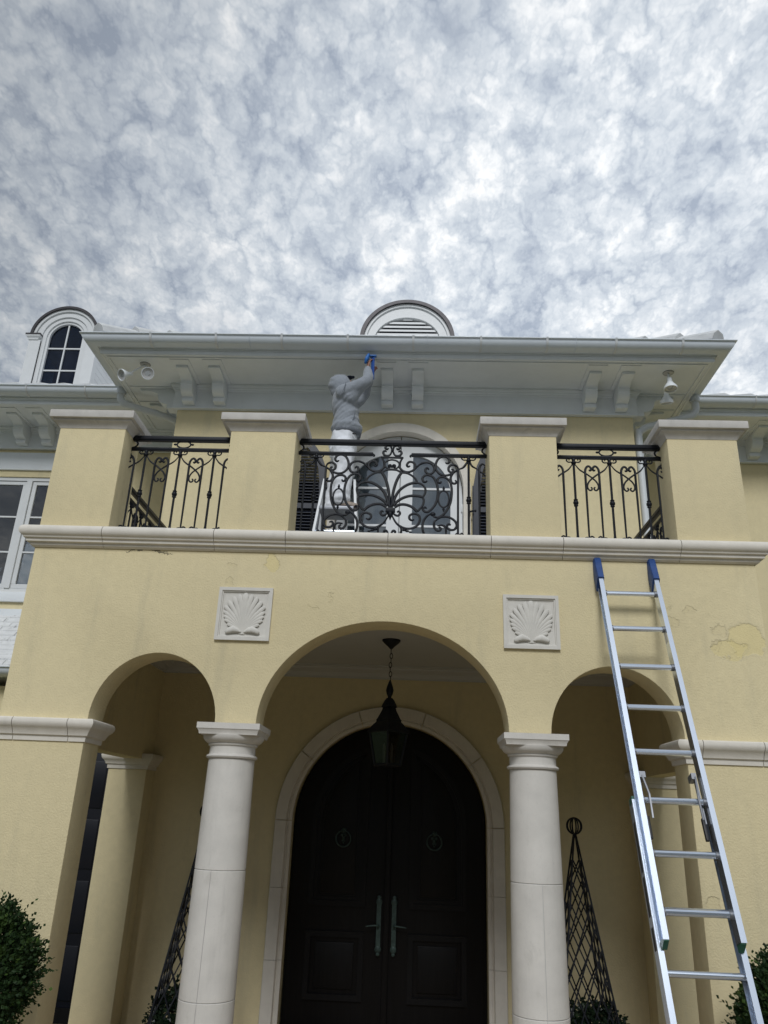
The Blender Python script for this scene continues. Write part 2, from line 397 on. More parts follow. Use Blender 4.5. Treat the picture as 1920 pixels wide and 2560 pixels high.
# ================================================================== PORTICO
portico = thing('portico', 'pale yellow stuccoed entrance portico with three arches and a balcony on top', 'portico', (0, 0, FZ))
def wall_under(xs, zb, ztop, y0, y1):
    """wall between y0,y1 whose lower edge follows zb(x) at the stations xs"""
    m = MB(); n = len(xs); v = []
    for x, z in zip(xs, zb): v += [(x, y0, z), (x, y0, ztop), (x, y1, z), (x, y1, ztop)]
    f = []
    for i in range(n - 1):
        a, b = 4 * i, 4 * i + 4
        if abs(xs[i] - xs[i + 1]) > 1e-6:
            f += [(a, b, b + 1, a + 1), (a + 2, a + 3, b + 3, b + 2), (a + 1, b + 1, b + 3, a + 3)]
        f.append((a, a + 2, b + 2, b))
    f += [(0, 1, 3, 2), (4 * n - 4, 4 * n - 2, 4 * n - 1, 4 * n - 3)]
    m.add(v, f); return m
def front_stations():
    xs, zs = [-Wd, -b1], [FZ, FZ]
    def arch(c, rx, rz, n):
        for x, z in arc(c, ZC, rx, rz, 180, 0, n): xs.append(x); zs.append(z)
    cs = (b1 + b2) / 2; hs = (b1 - b2) / 2
    arch(-cs, hs, .52, 28); arch(0, aC, .822, 44); arch(cs, hs, .52, 28)
    xs.extend([b1, Wd]); zs.extend([FZ, FZ]); return xs, zs
xs, zs = front_stations()
MB().prism([(-Wd, 3.93)] + list(zip(xs, zs)) + [(Wd, 3.93)], 'y', 0, WT).build('front_wall', 'stucco', portico, bevel=.010)
# side walls open at the rear; unseen front stretch closed off to cut side light (front pier and rear pilaster carry them)
for s in (-1, 1):
    MB().prism([(WT, FZ), (1.5, FZ), (1.5, 2.42), (YB, 2.42), (YB, 3.93), (WT, 3.93)], 'x', s * 2.75, s * 2.953).build('side_wall', 'stucco_plain', portico)
    MB().box(min(s * 2.70, s * 3.13), max(s * 2.70, s * 3.13), 2.9, YB + .05, FZ, 2.31).build('pilaster', 'stucco_plain', portico, bevel=.008)
    IMP = [(0, 2.31), (.012, 2.312), (.014, 2.352), (.03, 2.36), (.034, 2.375), (.05, 2.40), (.062, 2.41), (.07, 2.425), (.075, 2.45), (.07, 2.47), (.055, 2.478), (0, 2.48)]
    x0, x1 = (2.70, 3.13) if s > 0 else (-3.13, -2.70)
    MB().sweep(IMP, [(x0, YB), (x0, 2.9), (x1, 2.9), (x1, YB)], flip=-1 if False else 1).build('pilaster_capital', 'stone', portico)
    MB().box(s * 2.955 if s > 0 else -3.13, 3.13 if s > 0 else -2.955, 2.9, YB + .05, 2.48, 3.93).build('pilaster_wall', 'stucco_plain', portico)
# balcony slab and porch ceiling
MB().box(-2.75, 2.75, WT + .002, YB, 3.56, 3.62).build('porch_ceiling', 'ceiling', portico)
MB().box(-2.94, 2.94, .02, YB, 3.932, 4.08).build('balcony_deck', 'yellow_deck', portico)
CRN = [(0, 3.43), (.02, 3.43), (.022, 3.45), (.05, 3.47), (.06, 3.49), (.13, 3.52), (.14, 3.54), (.19, 3.545), (.19, 3.561), (0, 3.561)]
MB().sweep(CRN, [(-2.749, WT + .001), (-2.749, YB - .001), (2.749, YB - .001), (2.749, WT + .001)], flip=1, closed=True).build('ceiling_cornice', 'ceiling', portico)

# balcony cornice: one stone between each pair of joints
COR = [(0, 3.913), (.012, 3.913), (.030, 3.926), (.034, 3.944), (.058, 3.950), (.062, 3.972), (.078, 3.978)]
COR += [(.062 + .050 * math.cos(rad(t)), 4.036 + .050 * math.sin(rad(t))) for t in range(-64, 95, 13)] + [(.0, 4.088)]
J = [-2.367, -1.433, -.84, 0.0, .837, 1.417, 2.352]; g = .0025
cuts = [(-Wd, None)] + [(j, j) for j in J]
MB().sweep(COR, [(-Wd, YB), (-Wd, 0), (J[0] - g, 0)], flip=1).build('cornice_stone', 'stone', portico, smooth=30)
for a, b in zip(J[:-1], J[1:]): MB().sweep(COR, [(a + g, 0), (b - g, 0)], flip=1).build('cornice_stone', 'stone', portico, smooth=30)
MB().sweep(COR, [(J[-1] + g, 0), (Wd, 0), (Wd, YB)], flip=1).build('cornice_stone', 'stone', portico, smooth=30)
MB().sweep([(0, 3.93), (.05, 3.95), (.05, 4.03), (0, 4.06)], [(-Wd, YB), (-Wd, 0), (Wd, 0), (Wd, YB)], flip=1).build('cornice_bedding', 'stone_cap', portico)

# impost mouldings on the two corner piers
IMP = [(0, 2.365), (.012, 2.367), (.014, 2.402), (.030, 2.410), (.034, 2.424), (.050, 2.452), (.060, 2.462), (.068, 2.470), (.078, 2.488), (.080, 2.505), (.074, 2.522), (.062, 2.532), (0, 2.534)]
for s in (-1, 1):
    jj = (-2.806, -2.378) if s < 0 else (2.36, 2.80)
    if s < 0:
        MB().sweep(IMP, [(-Wd, .9), (-Wd, 0), (jj[0] - g, 0)], flip=1).build('impost_stone', 'stone', portico, smooth=30)
        MB().sweep(IMP, [(jj[0] + g, 0), (jj[1] - g, 0)], flip=1).build('impost_stone', 'stone', portico, smooth=30)
        MB().sweep(IMP, [(jj[1] + g, 0), (-b1, 0), (-b1, WT), (-Wd + .2, WT)], flip=1).build('impost_stone', 'stone', portico, smooth=30)
    else:
        MB().sweep(IMP, [(Wd - .2, WT), (b1, WT), (b1, 0), (jj[0] - g, 0)], flip=1).build('impost_stone', 'stone', portico, smooth=30)
        MB().sweep(IMP, [(jj[0] + g, 0), (jj[1] - g, 0)], flip=1).build('impost_stone', 'stone', portico, smooth=30)
        MB().sweep(IMP, [(jj[1] + g, 0), (Wd, 0), (Wd, .9)], flip=1).build('impost_stone', 'stone', portico, smooth=30)

# balcony piers with weathered caps
PD = .36
for (x0, x1) in ((-Wd, -2.362), (-1.421, -.841), (.841, 1.421), (2.362, Wd)):
    p = MB().box(x0, x1, .0, PD, 4.06, 5.04).build('pier', 'stucco_plain', portico, bevel=.010)
    loop = [(x0, 0), (x1, 0), (x1, PD), (x0, PD)]
    COVE = [(-.03, 5.032), (.004, 5.032), (.008, 5.042), (.018, 5.060), (.035, 5.078), (.052, 5.088), (.054, 5.106), (-.03, 5.106)]
    MB().sweep(COVE, loop, closed=True, flip=1).build('cap_moulding', 'stone_cap', p, smooth=30)
    MB().box(x0 - .082, x1 + .082, -.082, PD + .082, 5.106, 5.178).build('cap_slab', 'stone_cap', p, bevel=.007)

# Tuscan columns
def column(cx_, seam):
    cy = .155
    c = MB().lathe([(.205, FZ + .0), (.205, FZ + .02)], 32, (cx_, cy, 0)).build('column', 'column', portico)
    MB().box(cx_ - .26, cx_ + .26, cy - .26, cy + .26, FZ, FZ + .09).build('plinth', 'column', c, bevel=.008)
    MB().lathe([(.22, FZ + .09), (.245, FZ + .10), (.255, FZ + .13), (.24, FZ + .16), (.215, FZ + .17), (.21, FZ + .19), (.2, FZ + .2)], 40, (cx_, cy, 0)).build('base_moulding', 'column', c)
    def R(z): return .198 - .026 * max(0, (z + .1) / 2.5) ** 1.6
    zz = [FZ + .2, .715, 1.525, 2.288]
    for k in range(3):
        za, zb_ = zz[k], zz[k + 1] - (.004 if k < 2 else 0)
        n = 8
        prof = [(R(za) - .004, za)] + [(R(za + (zb_ - za) * i / n), za + .003 + (zb_ - za - .006) * i / n) for i in range(n + 1)] + [(R(zb_) - .004, zb_)]
        if k == 2:
            MB().lathe(prof, 48, (cx_, cy, 0)).build('drum', 'column', c, smooth=40)
        else:
            e = .008
            for h in (0, 1):
                a0 = seam + math.pi * h + e; m = MB().lathe(prof, 28, (cx_, cy, 0), a0, a0 + math.pi - 2 * e)
                m.build('drum', 'column', c, smooth=40)
    MB().lathe([(R(z_) - .0045, z_) for z_ in (FZ + .2, .3, .715, 1.1, 1.525, 1.9, 2.28)], 32, (cx_, cy, 0)).build('mortar_core', 'mortar', c)
    cap = MB().lathe([(.172, 2.288), (.188, 2.292), (.195, 2.303), (.190, 2.314), (.176, 2.320), (.174, 2.335), (.174, 2.378), (.186, 2.384), (.188, 2.392), (.184, 2.398), (.195, 2.402), (.215, 2.415), (.230, 2.435), (.233, 2.455), (.15, 2.457)], 48, (cx_, cy, 0)).build('capital', 'column', c, smooth=30)
    ABA = [(0, 2.455), (.008, 2.455), (.012, 2.475), (.022, 2.492), (.026, 2.494), (.026, 2.537), (0, 2.537)]
    h = .212
    MB().sweep(ABA, [(cx_ - h, cy - h), (cx_ + h, cy - h), (cx_ + h, cy + h), (cx_ - h, cy + h)], closed=True, flip=1).box(cx_ - h, cx_ + h, cy - h, cy + h, 2.4551, 2.5369).build('abacus', 'column', cap, smooth=25)
column(-1.147, rad(-97)); column(1.149, rad(-86))

# shell plaques
def plaque(cx_):
    z0, z1 = 3.176, 3.606; h = .2185; cz = (z0 + z1) / 2
    p = MB().box(cx_ - h + .03, cx_ + h - .03, -.003, .05, z0 + .03, z1 - .03).build('shell_plaque', 'plaque', portico)
    fr = [(0, .05), (0, -.026), (.026, -.026), (.028, -.016), (.036, -.016), (.038, -.006), (.05, -.004), (.05, .05)]
    m = MB(); n = len(fr); v = []
    for (sx_, sz_) in ((-1, -1), (1, -1), (1, 1), (-1, 1)):
        v += [(cx_ + sx_ * (h - e), y, cz + sz_ * ((z1 - z0) / 2 - e)) for e, y in fr]
    f = []
    for i in range(4):
        a, b = i * n, ((i + 1) % 4) * n
        f += [(a + j, a + (j + 1) % n, b + (j + 1) % n, b + j) for j in range(n)]
    m.add(v, f).build('frame', 'plaque', p, smooth=20)
    base = (0, -.166)
    tips = [(0, .168, .027), (.052, .158, .024), (.098, .138, .022), (.136, .102, .022), (.163, .060, .020), (.165, .018, .018), (.160, -.018, .017), (.152, -.050, .016), (.128, -.086, .016)]
    for k, (tu, tv, w) in enumerate(tips):
        for s in ((1,) if k == 0 else (-1, 1)):
            pts, rr = [], []
            for i in range(13):
                t = i / 12
                c1 = (base[0] + s * tu * .10, base[1] + (.18 - .006 * k) * (1 - k * .075))
                u_ = (1 - t) ** 2 * s * k * .0035 + 2 * t * (1 - t) * c1[0] * 1.6 + t * t * s * tu
                v_ = (1 - t) ** 2 * base[1] + 2 * t * (1 - t) * c1[1] + t * t * tv
                pts.append((cx_ + u_, -.006 - .008 * math.sin(t * 2.2) - .0008 * (8 - k), cz + v_)); rr.append(.0045 + (w * .98 - .0045) * t ** 1.1 if i < 12 else w * .5)
            MB().tube(pts, rr, 8, flat=.5).build('shell_rib', 'plaque', p, smooth=60)
    for s in (-1, 1):
        pts = [(cx_ + s * u_, -.010 - .01, cz + v_) for u_, v_ in ((.012, -.148), (.04, -.136), (.075, -.128), (.105, -.138), (.128, -.150), (.138, -.148))]
        MB().tube(pts, [.006, .018, .028, .024, .018, .006], 8, flat=.6).build('volute', 'plaque', p, smooth=60)
plaque(-1.132); plaque(1.149)

# ================================================================== HOUSE
house = thing('house', 'pale yellow two storey villa with white eaves, brackets and white tiled roof behind the portico', 'house', (0, YW, GZ))
DR, DZ = 1.08, 1.845            # entrance arch radius and springing
# ground floor wall with the arched doorway
gx = [-4.4, -DR] + [x for x, z in arc(0, DZ, DR, DR, 180, 0, 48)] + [DR, 4.4]
gz = [FZ - .3, FZ - .3] + [z for x, z in arc(0, DZ, DR, DR, 180, 0, 48)] + [FZ - .3, FZ - .3]
MB().prism([(-4.4, 3.93)] + list(zip(gx, gz)) + [(4.4, 3.93)], 'y', YB, YB + .3).build('ground_floor_wall', 'stucco_plain', house)
# stone door surround, cut into blocks
def ring_block(a0, a1, n):
    prof = [(.0, .0), (.0, -.028), (.03, -.034), (.05, -.022), (.055, -.05), (.062, -.062), (.18, -.062), (.188, -.05), (.19, .0)]
    m = MB(); v = []; k = len(prof)
    for i in range(n + 1):
        t = rad(a0 + (a1 - a0) * i / n)
        v += [((DR + e) * math.cos(t), YB + y, DZ + (DR + e) * math.sin(t)) for e, y in prof]
    f = []
    for i in range(n): f += [(i * k + j, i * k + (j + 1) % k, (i + 1) * k + (j + 1) % k, (i + 1) * k + j) for j in range(k)]
    f += [tuple(range(k)), tuple(range(n * k + k - 1, n * k - 1, -1))]
    return m.add(v, f)
sur = MB().box(-DR - .15, -DR - .05, YB - .002, YB + .02, FZ, FZ + .05).build('door_surround', 'stone', house)
for a0, a1 in ((.2, 35.8), (36.2, 71.8), (72.2, 107.8), (108.2, 143.8), (144.2, 179.8)): ring_block(a0, a1, 14).build('voussoir', 'stone', sur, smooth=40)
for s in (-1, 1):
    pr_ = [(0, 0), (0, -.028), (.03, -.034), (.05, -.022), (.055, -.05), (.062, -.062), (.18, -.062), (.188, -.05), (.19, 0)]
    for za, zb_ in ((FZ, .484), (.488, 1.168), (1.172, DZ - .003)):
        MB().prism([(s * (DR + e), YB + y) for e, y in pr_], 'z', za, zb_).build('jamb_stone', 'stone', sur, smooth=40)
# entrance doors
for s in (-1, 1):
    yb = YB + .12
    def lf(r, ins, z0, n=24):      # quarter-arched leaf outline inset by ins
        pts = [(s * (.012 + ins), z0 + ins)]
        pts.append((s * (r - ins), z0 + ins))
        a_end = math.degrees(math.acos((.012 + ins) / (r - ins)))
        pts += [(s * (r - ins) * math.cos(rad(a_end * i / n)), DZ + (r - ins) * math.sin(rad(a_end * i / n))) for i in range(n + 1)]
        return pts
    leaf = MB().prism(lf(DR - .012, 0, FZ + .01), 'y', yb, yb + .06).build('entrance_door', 'door', house, bevel=.004)
    def frame_of(poly_out, d, y0, y1):
        # ring between a polygon and the same polygon shrunk towards its centre by d metres
        n = len(poly_out); cx_ = sum(p[0] for p in poly_out) / n; cz_ = sum(p[1] for p in poly_out) / n
        inn = []
        for i in range(n):
            a, b, c = Vector(poly_out[i - 1]), Vector(poly_out[i]), Vector(poly_out[(i + 1) % n])
            e1 = (b - a).normalized(); e2 = (c - b).normalized(); n1 = Vector((-e1.y, e1.x)); n2 = Vector((-e2.y, e2.x))
            if n1.dot(Vector((cx_, cz_)) - b) < 0: n1 = -n1
            if n2.dot(Vector((cx_, cz_)) - b) < 0: n2 = -n2
            q = b + (n1 + n2) * (d / (1 + n1.dot(n2)))
            inn.append((q.x, q.y))
        m = MB(); v = [(x, y1, z) for x, z in poly_out] + [(x, y0, z) for x, z in poly_out] + [(x, y0, z) for x, z in inn] + [(x, y1, z) for x, z in inn]
        f = []
        for i in range(n):
            j = (i + 1) % n
            f += [(i, j, n + j, n + i), (n + i, n + j, 2 * n + j, 2 * n + i), (2 * n + i, 2 * n + j, 3 * n + j, 3 * n + i)]
        return m.add(v, f), inn
    def arched_panel(x0, x1, z0, r):
        a_end = math.degrees(math.acos(min(1, x0 / r))); a_st = math.degrees(math.acos(min(1, x1 / r)))
        return [(s * x0, z0), (s * x1, z0)] + [(s * r * math.cos(rad(a_st + (a_end - a_st) * i / 16)), DZ + r * math.sin(rad(a_st + (a_end - a_st) * i / 16))) for i in range(17)]
    up = arched_panel(.235, .86, 1.0, .86)
    m, inn = frame_of(up, .055, yb - .028, yb - .001); m.build('panel_moulding', 'door', leaf, smooth=20)
    m, inn2 = frame_of(inn, .04, yb - .012, yb - .001); m.build('panel_moulding', 'door', leaf, smooth=20)
    MB().prism(arched_panel(.36, .735, 1.125, .735), 'y', yb - .018, yb - .001).build('panel', 'door', leaf, bevel=.006)
    lo = [(s * .235, .12), (s * .86, .12), (s * .86, .76), (s * .235, .76)]
    m, inn = frame_of(lo, .055, yb - .028, yb - .001); m.build('panel_moulding', 'door', leaf, smooth=20)
    MB().box(min(s * .34, s * .755), max(s * .34, s * .755), yb - .018, yb - .001, .225, .655).build('panel', 'door', leaf, bevel=.006)
    if s < 0: MB().box(-.03, .03, yb - .03, yb - .001, FZ + .02, DZ + DR - .06).build('meeting_stile', 'door', leaf, bevel=.006)
    # ring knocker
    kx, kz, ky = s * .505, 1.685, yb - .03
    kn = MB().ball((kx, ky, kz + .075), .032, 10, 6, (1, .6, 1)).ball((kx, ky - .012, kz + .07), .016).build('door_knocker', 'bronze', leaf, smooth=60)
    MB().tube([(kx + .082 * math.cos(t), ky - .014, kz - .008 + .082 * math.sin(t)) for t in [2 * math.pi * i / 24 + 1.9 for i in range(24)]], [.010 if 4 < i < 20 else .008 for i in range(24)], 6).build('knocker_ring', 'bronze', kn, smooth=60)
    mm = MB()
    for dx, dz, r in ((-.02, .03, .018), (.02, .03, .018), (0, .0, .02), (-.012, -.025, .014), (.012, -.025, .014), (0, -.05, .012)): mm.ball((kx + dx, ky + .006, kz + dz), r, 8, 5, (1, .6, 1))
    mm.build('knocker_mask', 'bronze', kn, smooth=60)
    # long handle plate and lever
    hx = s * .082
    hp = MB().box(hx - .024, hx + .024, yb - .042, yb - .03, .62, 1.05).ball((hx, yb - .036, 1.06), .034, 10, 6, (1, .3, 1.2)).ball((hx, yb - .036, 1.105), .022, 10, 6, (1, .3, 1)).ball((hx, yb - .036, .61), .034, 10, 6, (1, .3, 1.2)).ball((hx, yb - .036, .565), .020, 10, 6, (1, .3, 1)).box(hx - .012, hx + .012, yb - .04, yb - .001, .7, .74).build('handle_plate', 'bronze', leaf, smooth=40)
    MB().tube([(hx, yb - .03, .835), (hx, yb - .085, .835), (hx + s * .03, yb - .09, .838), (hx + s * .10, yb - .09, .832), (hx + s * .135, yb - .09, .826)], [.011, .010, .010, .008, .006], 8).build('lever', 'bronze', hp, smooth=60)
MB().prism([(-DR - .1, FZ), (DR + .1, FZ), (DR + .1, DZ + DR + .1), (-DR - .1, DZ + DR + .1)], 'y', YB + .27, YB + .29).build('doorway_back', 'room', house)
# dark panelled side door beside the left pilaster, seen through the open flank of the porch
sd = MB().box(-4.25, -3.14, YB - .05, YB - .005, FZ, 2.62).build('side_door', 'navy_door', house, bevel=.004)
for k in range(4): MB().box(-4.15, -3.24, YB - .062, YB - .051, FZ + .2 + k * .62, FZ + .7 + k * .62).build('panel', 'navy_door', sd, bevel=.005)
MB().box(-4.25, -3.135, YB - .075, YB - .063, FZ, FZ + .14).build('kick_plate', 'door', sd)
# upper storey
fx = [-U, -.83] + [x for x, z in arc(0, 5.89, .83, .825, 180, 0, 40)] + [.83, U]
fz = [4.08, 4.08] + [z for x, z in arc(0, 5.89, .83, .825, 180, 0, 40)] + [4.08, 4.08]
MB().prism([(-U, 7.3)] + list(zip(fx, fz)) + [(U, 7.3)], 'y', YW, YW + .28).build('upper_wall', 'stucco_plain', house)
for s in (-1, 1): MB().box(min(s * U, s * (U - .25)), max(s * U, s * (U - .25)), YW + .281, 5.2, 3.0, 7.30).build('upper_side_wall', 'stucco_plain', house)
FRI = [(0, 7.000), (.062, 7.000), (.062, 7.02), (.055, 7.03), (.055, 7.265), (.065, 7.27), (.068, 7.285), (.085, 7.30), (.088, 7.315), (.11, 7.335), (.112, 7.362), (0, 7.362)]
BLK = [(-U, 5.6), (-U, YW), (U, YW), (U, 5.6)]
MB().sweep(FRI, BLK, flip=1).build('frieze', 'trim', house, smooth=25)
# soffit with fascia boards
OV = .81
MB().sweep([(.02, 7.360), (OV + .02, 7.360), (OV + .02, 7.40), (.02, 7.40)], BLK, flip=1).build('soffit', 'trim', house)
MB().sweep([(OV - .07, 7.346), (OV - .045, 7.346), (OV - .045, 7.3595), (OV - .07, 7.3595)], BLK, flip=1).build('soffit_bead', 'trim', house)
FAS = [(OV - .01, 7.352), (OV + .012, 7.352), (OV + .014, 7.408), (OV + .03, 7.414), (OV + .032, 7.43), (OV + .045, 7.44), (OV + .048, 7.54), (OV - .01, 7.54)]
MB().sweep(FAS, BLK, flip=1).build('fascia', 'trim', house, smooth=25)
def gutter_prof(e0, ztop=7.538, h=.115, w=.175):
    out = [(e0, ztop), (e0, ztop - h + .01), (e0 + .03, ztop - h)]
    out += [(e0 + .05 + .115 * math.sin(rad(t)), ztop - h + .095 - .095 * math.cos(rad(t))) for t in range(10, 91, 16)]
    out += [(e0 + w, ztop - .014), (e0 + w + .012, ztop - .010), (e0 + w + .012, ztop), (e0 + w - .008, ztop), (e0 + w - .012, ztop - .03)]
    out += [(e0 + .05 + .10 * math.sin(rad(t)), ztop - h + .095 - .083 * math.cos(rad(t))) for t in range(80, 0, -20)] + [(e0 + .01, ztop - h + .02), (e0 + .01, ztop)]
    return out
GP = gutter_prof(OV + .05)
gut = MB().sweep(GP, [(-U, 3.75), (-U, YW), (U, YW), (U, 3.75)], flip=1).build('gutter', 'gutter', house, smooth=40)
def strap_prof(e0, ztop, h=.115):
    o = [(e0 + .05 + .129 * math.sin(rad(t)), ztop - h + .095 - .108 * math.cos(rad(t))) for t in range(-15, 91, 15)] + [(e0 + .192, ztop + .003), (e0 + .15, ztop + .006), (e0 + .15, ztop + .001)]
    return o + [(e0 + .188, ztop - .003)] + [(e0 + .05 + .1155 * math.sin(rad(t)), ztop - h + .095 - .0955 * math.cos(rad(t))) for t in range(90, -16, -15)]
SP = strap_prof(OV + .05, 7.538)
for x in (-3.207, -2.365, -1.525, -.689, .137, .983, 1.804, 2.653, 3.468):
    MB().sweep(SP, [(x - .014, YW), (x + .014, YW)], flip=1).build('gutter_strap', 'white_frame', gut, smooth=40)
for x in (-1.9, .35, 2.2): MB().sweep([(e, z) for e, z in SP], [(x - .04, YW), (x - .036, YW)], flip=1).build('gutter_joint', 'gutter', gut, smooth=40)

# eave brackets
def bracket_mesh():
    m = MB(); w = .0775
    pr_ = [(.0, 7.045), (-.105, 7.045), (-.118, 7.052), (-.118, 7.098), (-.108, 7.102), (-.108, 7.110)]
    pr_ += [(-.125 - .135 * math.sin(rad(t)), 7.112 + .112 * (1 - math.cos(rad(t)))) for t in range(8, 91, 12)]
    pr_ += [(-.260, 7.232), (-.272, 7.232), (-.272, 7.246), (-.262, 7.248)]
    pr_ += [(-.265 - .20 * (1 - math.cos(rad(t))), 7.250 + .062 * math.sin(rad(t))) for t in range(12, 91, 13)]
    pr_ += [(-.475, 7.313), (-.525, 7.313), (-.53, 7.347), (0, 7.347)]
    m.prism(pr_, 'x', -w, w)
    return m.mesh('bracket', 'trim', 30, .004)
def slab_mesh(): return MB().box(-.125, .125, -.66, 0, 7.3475, 7.3595).mesh('bracket_plate', 'trim', 0)
BM, SM = bracket_mesh(), slab_mesh()
def put_bracket(x, y, rz, dz=0.0):
    o = obj('bracket', BM, house); o.location = (x, y, dz); o.rotation_euler = (0, 0, rz)
    q = bpy.data.objects.new('bracket_plate', SM); COL.objects.link(q); q.parent = o
for x in (-2.905, -2.478, -.2, .205, 2.49, 2.908): put_bracket(x, YW - .056, 0)
for y in (3.32, 3.74): put_bracket(-U - .056, y, -math.pi / 2); put_bracket(U + .056, y, math.pi / 2)

# roof of the centre block: hipped, with fat hip tiles
PT = .545
R0 = 7.56
def roofz(dist): return R0 + dist * PT
ex, ey = U + OV + .10, YW - OV - .10
hd = 3.4
rf = MB().add([(-ex, ey, R0), (ex, ey, R0), (ex, 9, R0), (-ex, 9, R0), (-ex + hd, ey + hd, roofz(hd)), (ex - hd, ey + hd, roofz(hd)), (ex - hd, 9, roofz(hd)), (-ex + hd, 9, roofz(hd))],
              [(0, 1, 5, 4), (1, 2, 6, 5), (3, 0, 4, 7), (4, 5, 6, 7)]).build('roof', 'tile', house, smooth=0)
for s in (-1, 1):
    for k in range(6):
        t0, t1 = .02 + k * .34, .02 + k * .34 + .42
        a = Vector((s * (ex - t0), ey + t0, roofz(t0) + .065)); b = Vector((s * (ex - t1), ey + t1, roofz(t1) + .035))
        T = (b - a).normalized(); sd_ = T.cross(Vector((0, 0, 1))).normalized(); upv = sd_.cross(T)
        pr_ = [(-.15, -.05), (-.135, .03), (-.06, .095), (.06, .095), (.135, .03), (.15, -.05)]
        m = MB(); v = [a + sd_ * q[0] * 1.1 + upv * q[1] * 1.15 for q in pr_] + [b + sd_ * q[0] * .8 + upv * q[1] * .8 for q in pr_]
        n = 6; m.add(v, [tuple(range(n)), tuple(range(2 * n - 1, n - 1, -1))] + [(i, (i + 1) % n, n + (i + 1) % n, n + i) for i in range(n)]).build('hip_tile', 'tile', rf, smooth=0, bevel=.008)

# downpipes
for s in (-1, 1):
    if s > 0: pts = [(3.99, 3.36, 7.44), (3.99, 3.36, 7.30), (3.985, 3.36, 7.21), (3.93, 3.355, 7.13), (3.84, 3.35, 7.09), (3.42, 3.32, 6.955), (3.27, 3.31, 6.90), (3.19, 3.305, 6.83), (3.165, 3.30, 6.72), (3.162, 3.30, 5.4), (3.162, 3.30, 4.1)]
    else: pts = [(-3.99, 3.40, 7.44), (-3.99, 3.40, 7.34), (-3.985, 3.40, 7.27), (-3.93, 3.41, 7.20), (-3.85, 3.43, 7.175), (-3.45, 3.54, 7.10), (-3.28, 3.59, 7.06), (-3.19, 3.63, 7.00), (-3.15, 3.65, 6.88), (-3.145, 3.66, 5.4), (-3.145, 3.66, 4.1)]
    cp = catmull(pts, 5)
    pp = MB().tube(cp, .052, 14).build('downpipe', 'pipe', house, smooth=50)
    m = MB().tube([pts[0], (pts[0][0], pts[0][1], 7.33)], .068, 14); m.build('pipe_outlet', 'pipe', pp, smooth=40)
    ptb = [Vector(pts[5]), Vector(pts[4])]; dv = (ptb[1] - ptb[0]).normalized()
    MB().tube([ptb[0] + dv * .02, ptb[0] + dv * .10], .057, 14).build('pipe_sleeve', 'pipe', pp, smooth=40)

# balcony door
bd = thing_parent = house
ring = lambda r0, r1, cz, y0, y1, n=40, asp=1.0: None
def arch_ring(m, xi, zi, xo, zo, cz, y0, y1, zbase, n=40):
    """arched band: inner half width xi / rise zi, outer xo / zo, with straight legs down to zbase"""
    out = [(-xo, zbase)] + arc(0, cz, xo, zo, 180, 0, n) + [(xo, zbase)]
    inn = [(-xi, zbase)] + arc(0, cz, xi, zi, 180, 0, n) + [(xi, zbase)]
    k = len(out); v = [(x, y0, z) for x, z in out] + [(x, y0, z) for x, z in inn] + [(x, y1, z) for x, z in out] + [(x, y1, z) for x, z in inn]
    f = []
    for i in range(k - 1): f += [(i, i + 1, k + i + 1, k + i), (2 * k + i, 3 * k + i, 3 * k + i + 1, 2 * k + i + 1), (i, 2 * k + i, 2 * k + i + 1, i + 1), (k + i, k + i + 1, 3 * k + i + 1, 3 * k + i)]
    f += [(0, k, 3 * k, 2 * k), (k - 1, 3 * k - 1, 4 * k - 1, 2 * k - 1)]
    return m.add(v, f)
arch_ring(MB(), .825, .82, .915, .945, 5.89, YW - .05, YW + .1, 4.09).build('balcony_door_surround', 'stone', house, smooth=40)
for s in (-1, 1):
    yd = YW + .10
    outer = [(s * .004, 4.10), (s * .815, 4.10)] + [(s * abs(x), z) for x, z in arc(0, 5.89, .815, .81, 0, 89.6, 24)]
    gi = [(.165, 4.45), (.665, 4.45)] + [(x, z) for x, z in [(.165 + .50 * math.cos(rad(t)), 5.86 + .56 * math.sin(rad(t))) for t in [90 * i / 24 for i in range(25)]]]
    gi = [(s * x, z) for x, z in gi]
    # leaf as a ring of quads between the outline and the glass opening
    m = MB(); n = len(outer); v = [(x, yd, z) for x, z in outer] + [(x, yd, z) for x, z in gi] + [(x, yd + .05, z) for x, z in outer] + [(x, yd + .05, z) for x, z in gi]
    f = []
    for i in range(n):
        j = (i + 1) % n; f += [(i, j, n + j, n + i), (2 * n + i, 3 * n + i, 3 * n + j, 2 * n + j), (i, 2 * n + i, 2 * n + j, j), (n + i, n + j, 3 * n + j, 3 * n + i)]
    leaf = m.add(v, f).build('balcony_door', 'white_frame', house, smooth=30)
    MB().prism(gi, 'y', yd + .022, yd + .028).build('pane', 'glass', leaf, smooth=0)
    for zb_ in (4.92, 5.42, 5.945): MB().box(min(s * .165, s * .665), max(s * .165, s * .665), yd + .004, yd + .021, zb_ - .014, zb_ + .014).build('glazing_bar', 'white_frame', leaf)
    for zb_ in (4.6, 5.62): MB().box(min(s * .80, s * .84), max(s * .80, s * .84), yd - .02, yd + .0, zb_, zb_ + .11).build('hinge', 'white_frame', leaf, bevel=.004)
MB().box(.012, .03, YW + .07, YW + .099, 5.2, 5.33).build('door_lever', 'black_pl', house)
MB().prism([(-.82, 4.1), (.82, 4.1)] + arc(0, 5.89, .82, .815, 0, 180, 30), 'y', YW + .24, YW + .26).build('door_curtain', 'curtain', house)
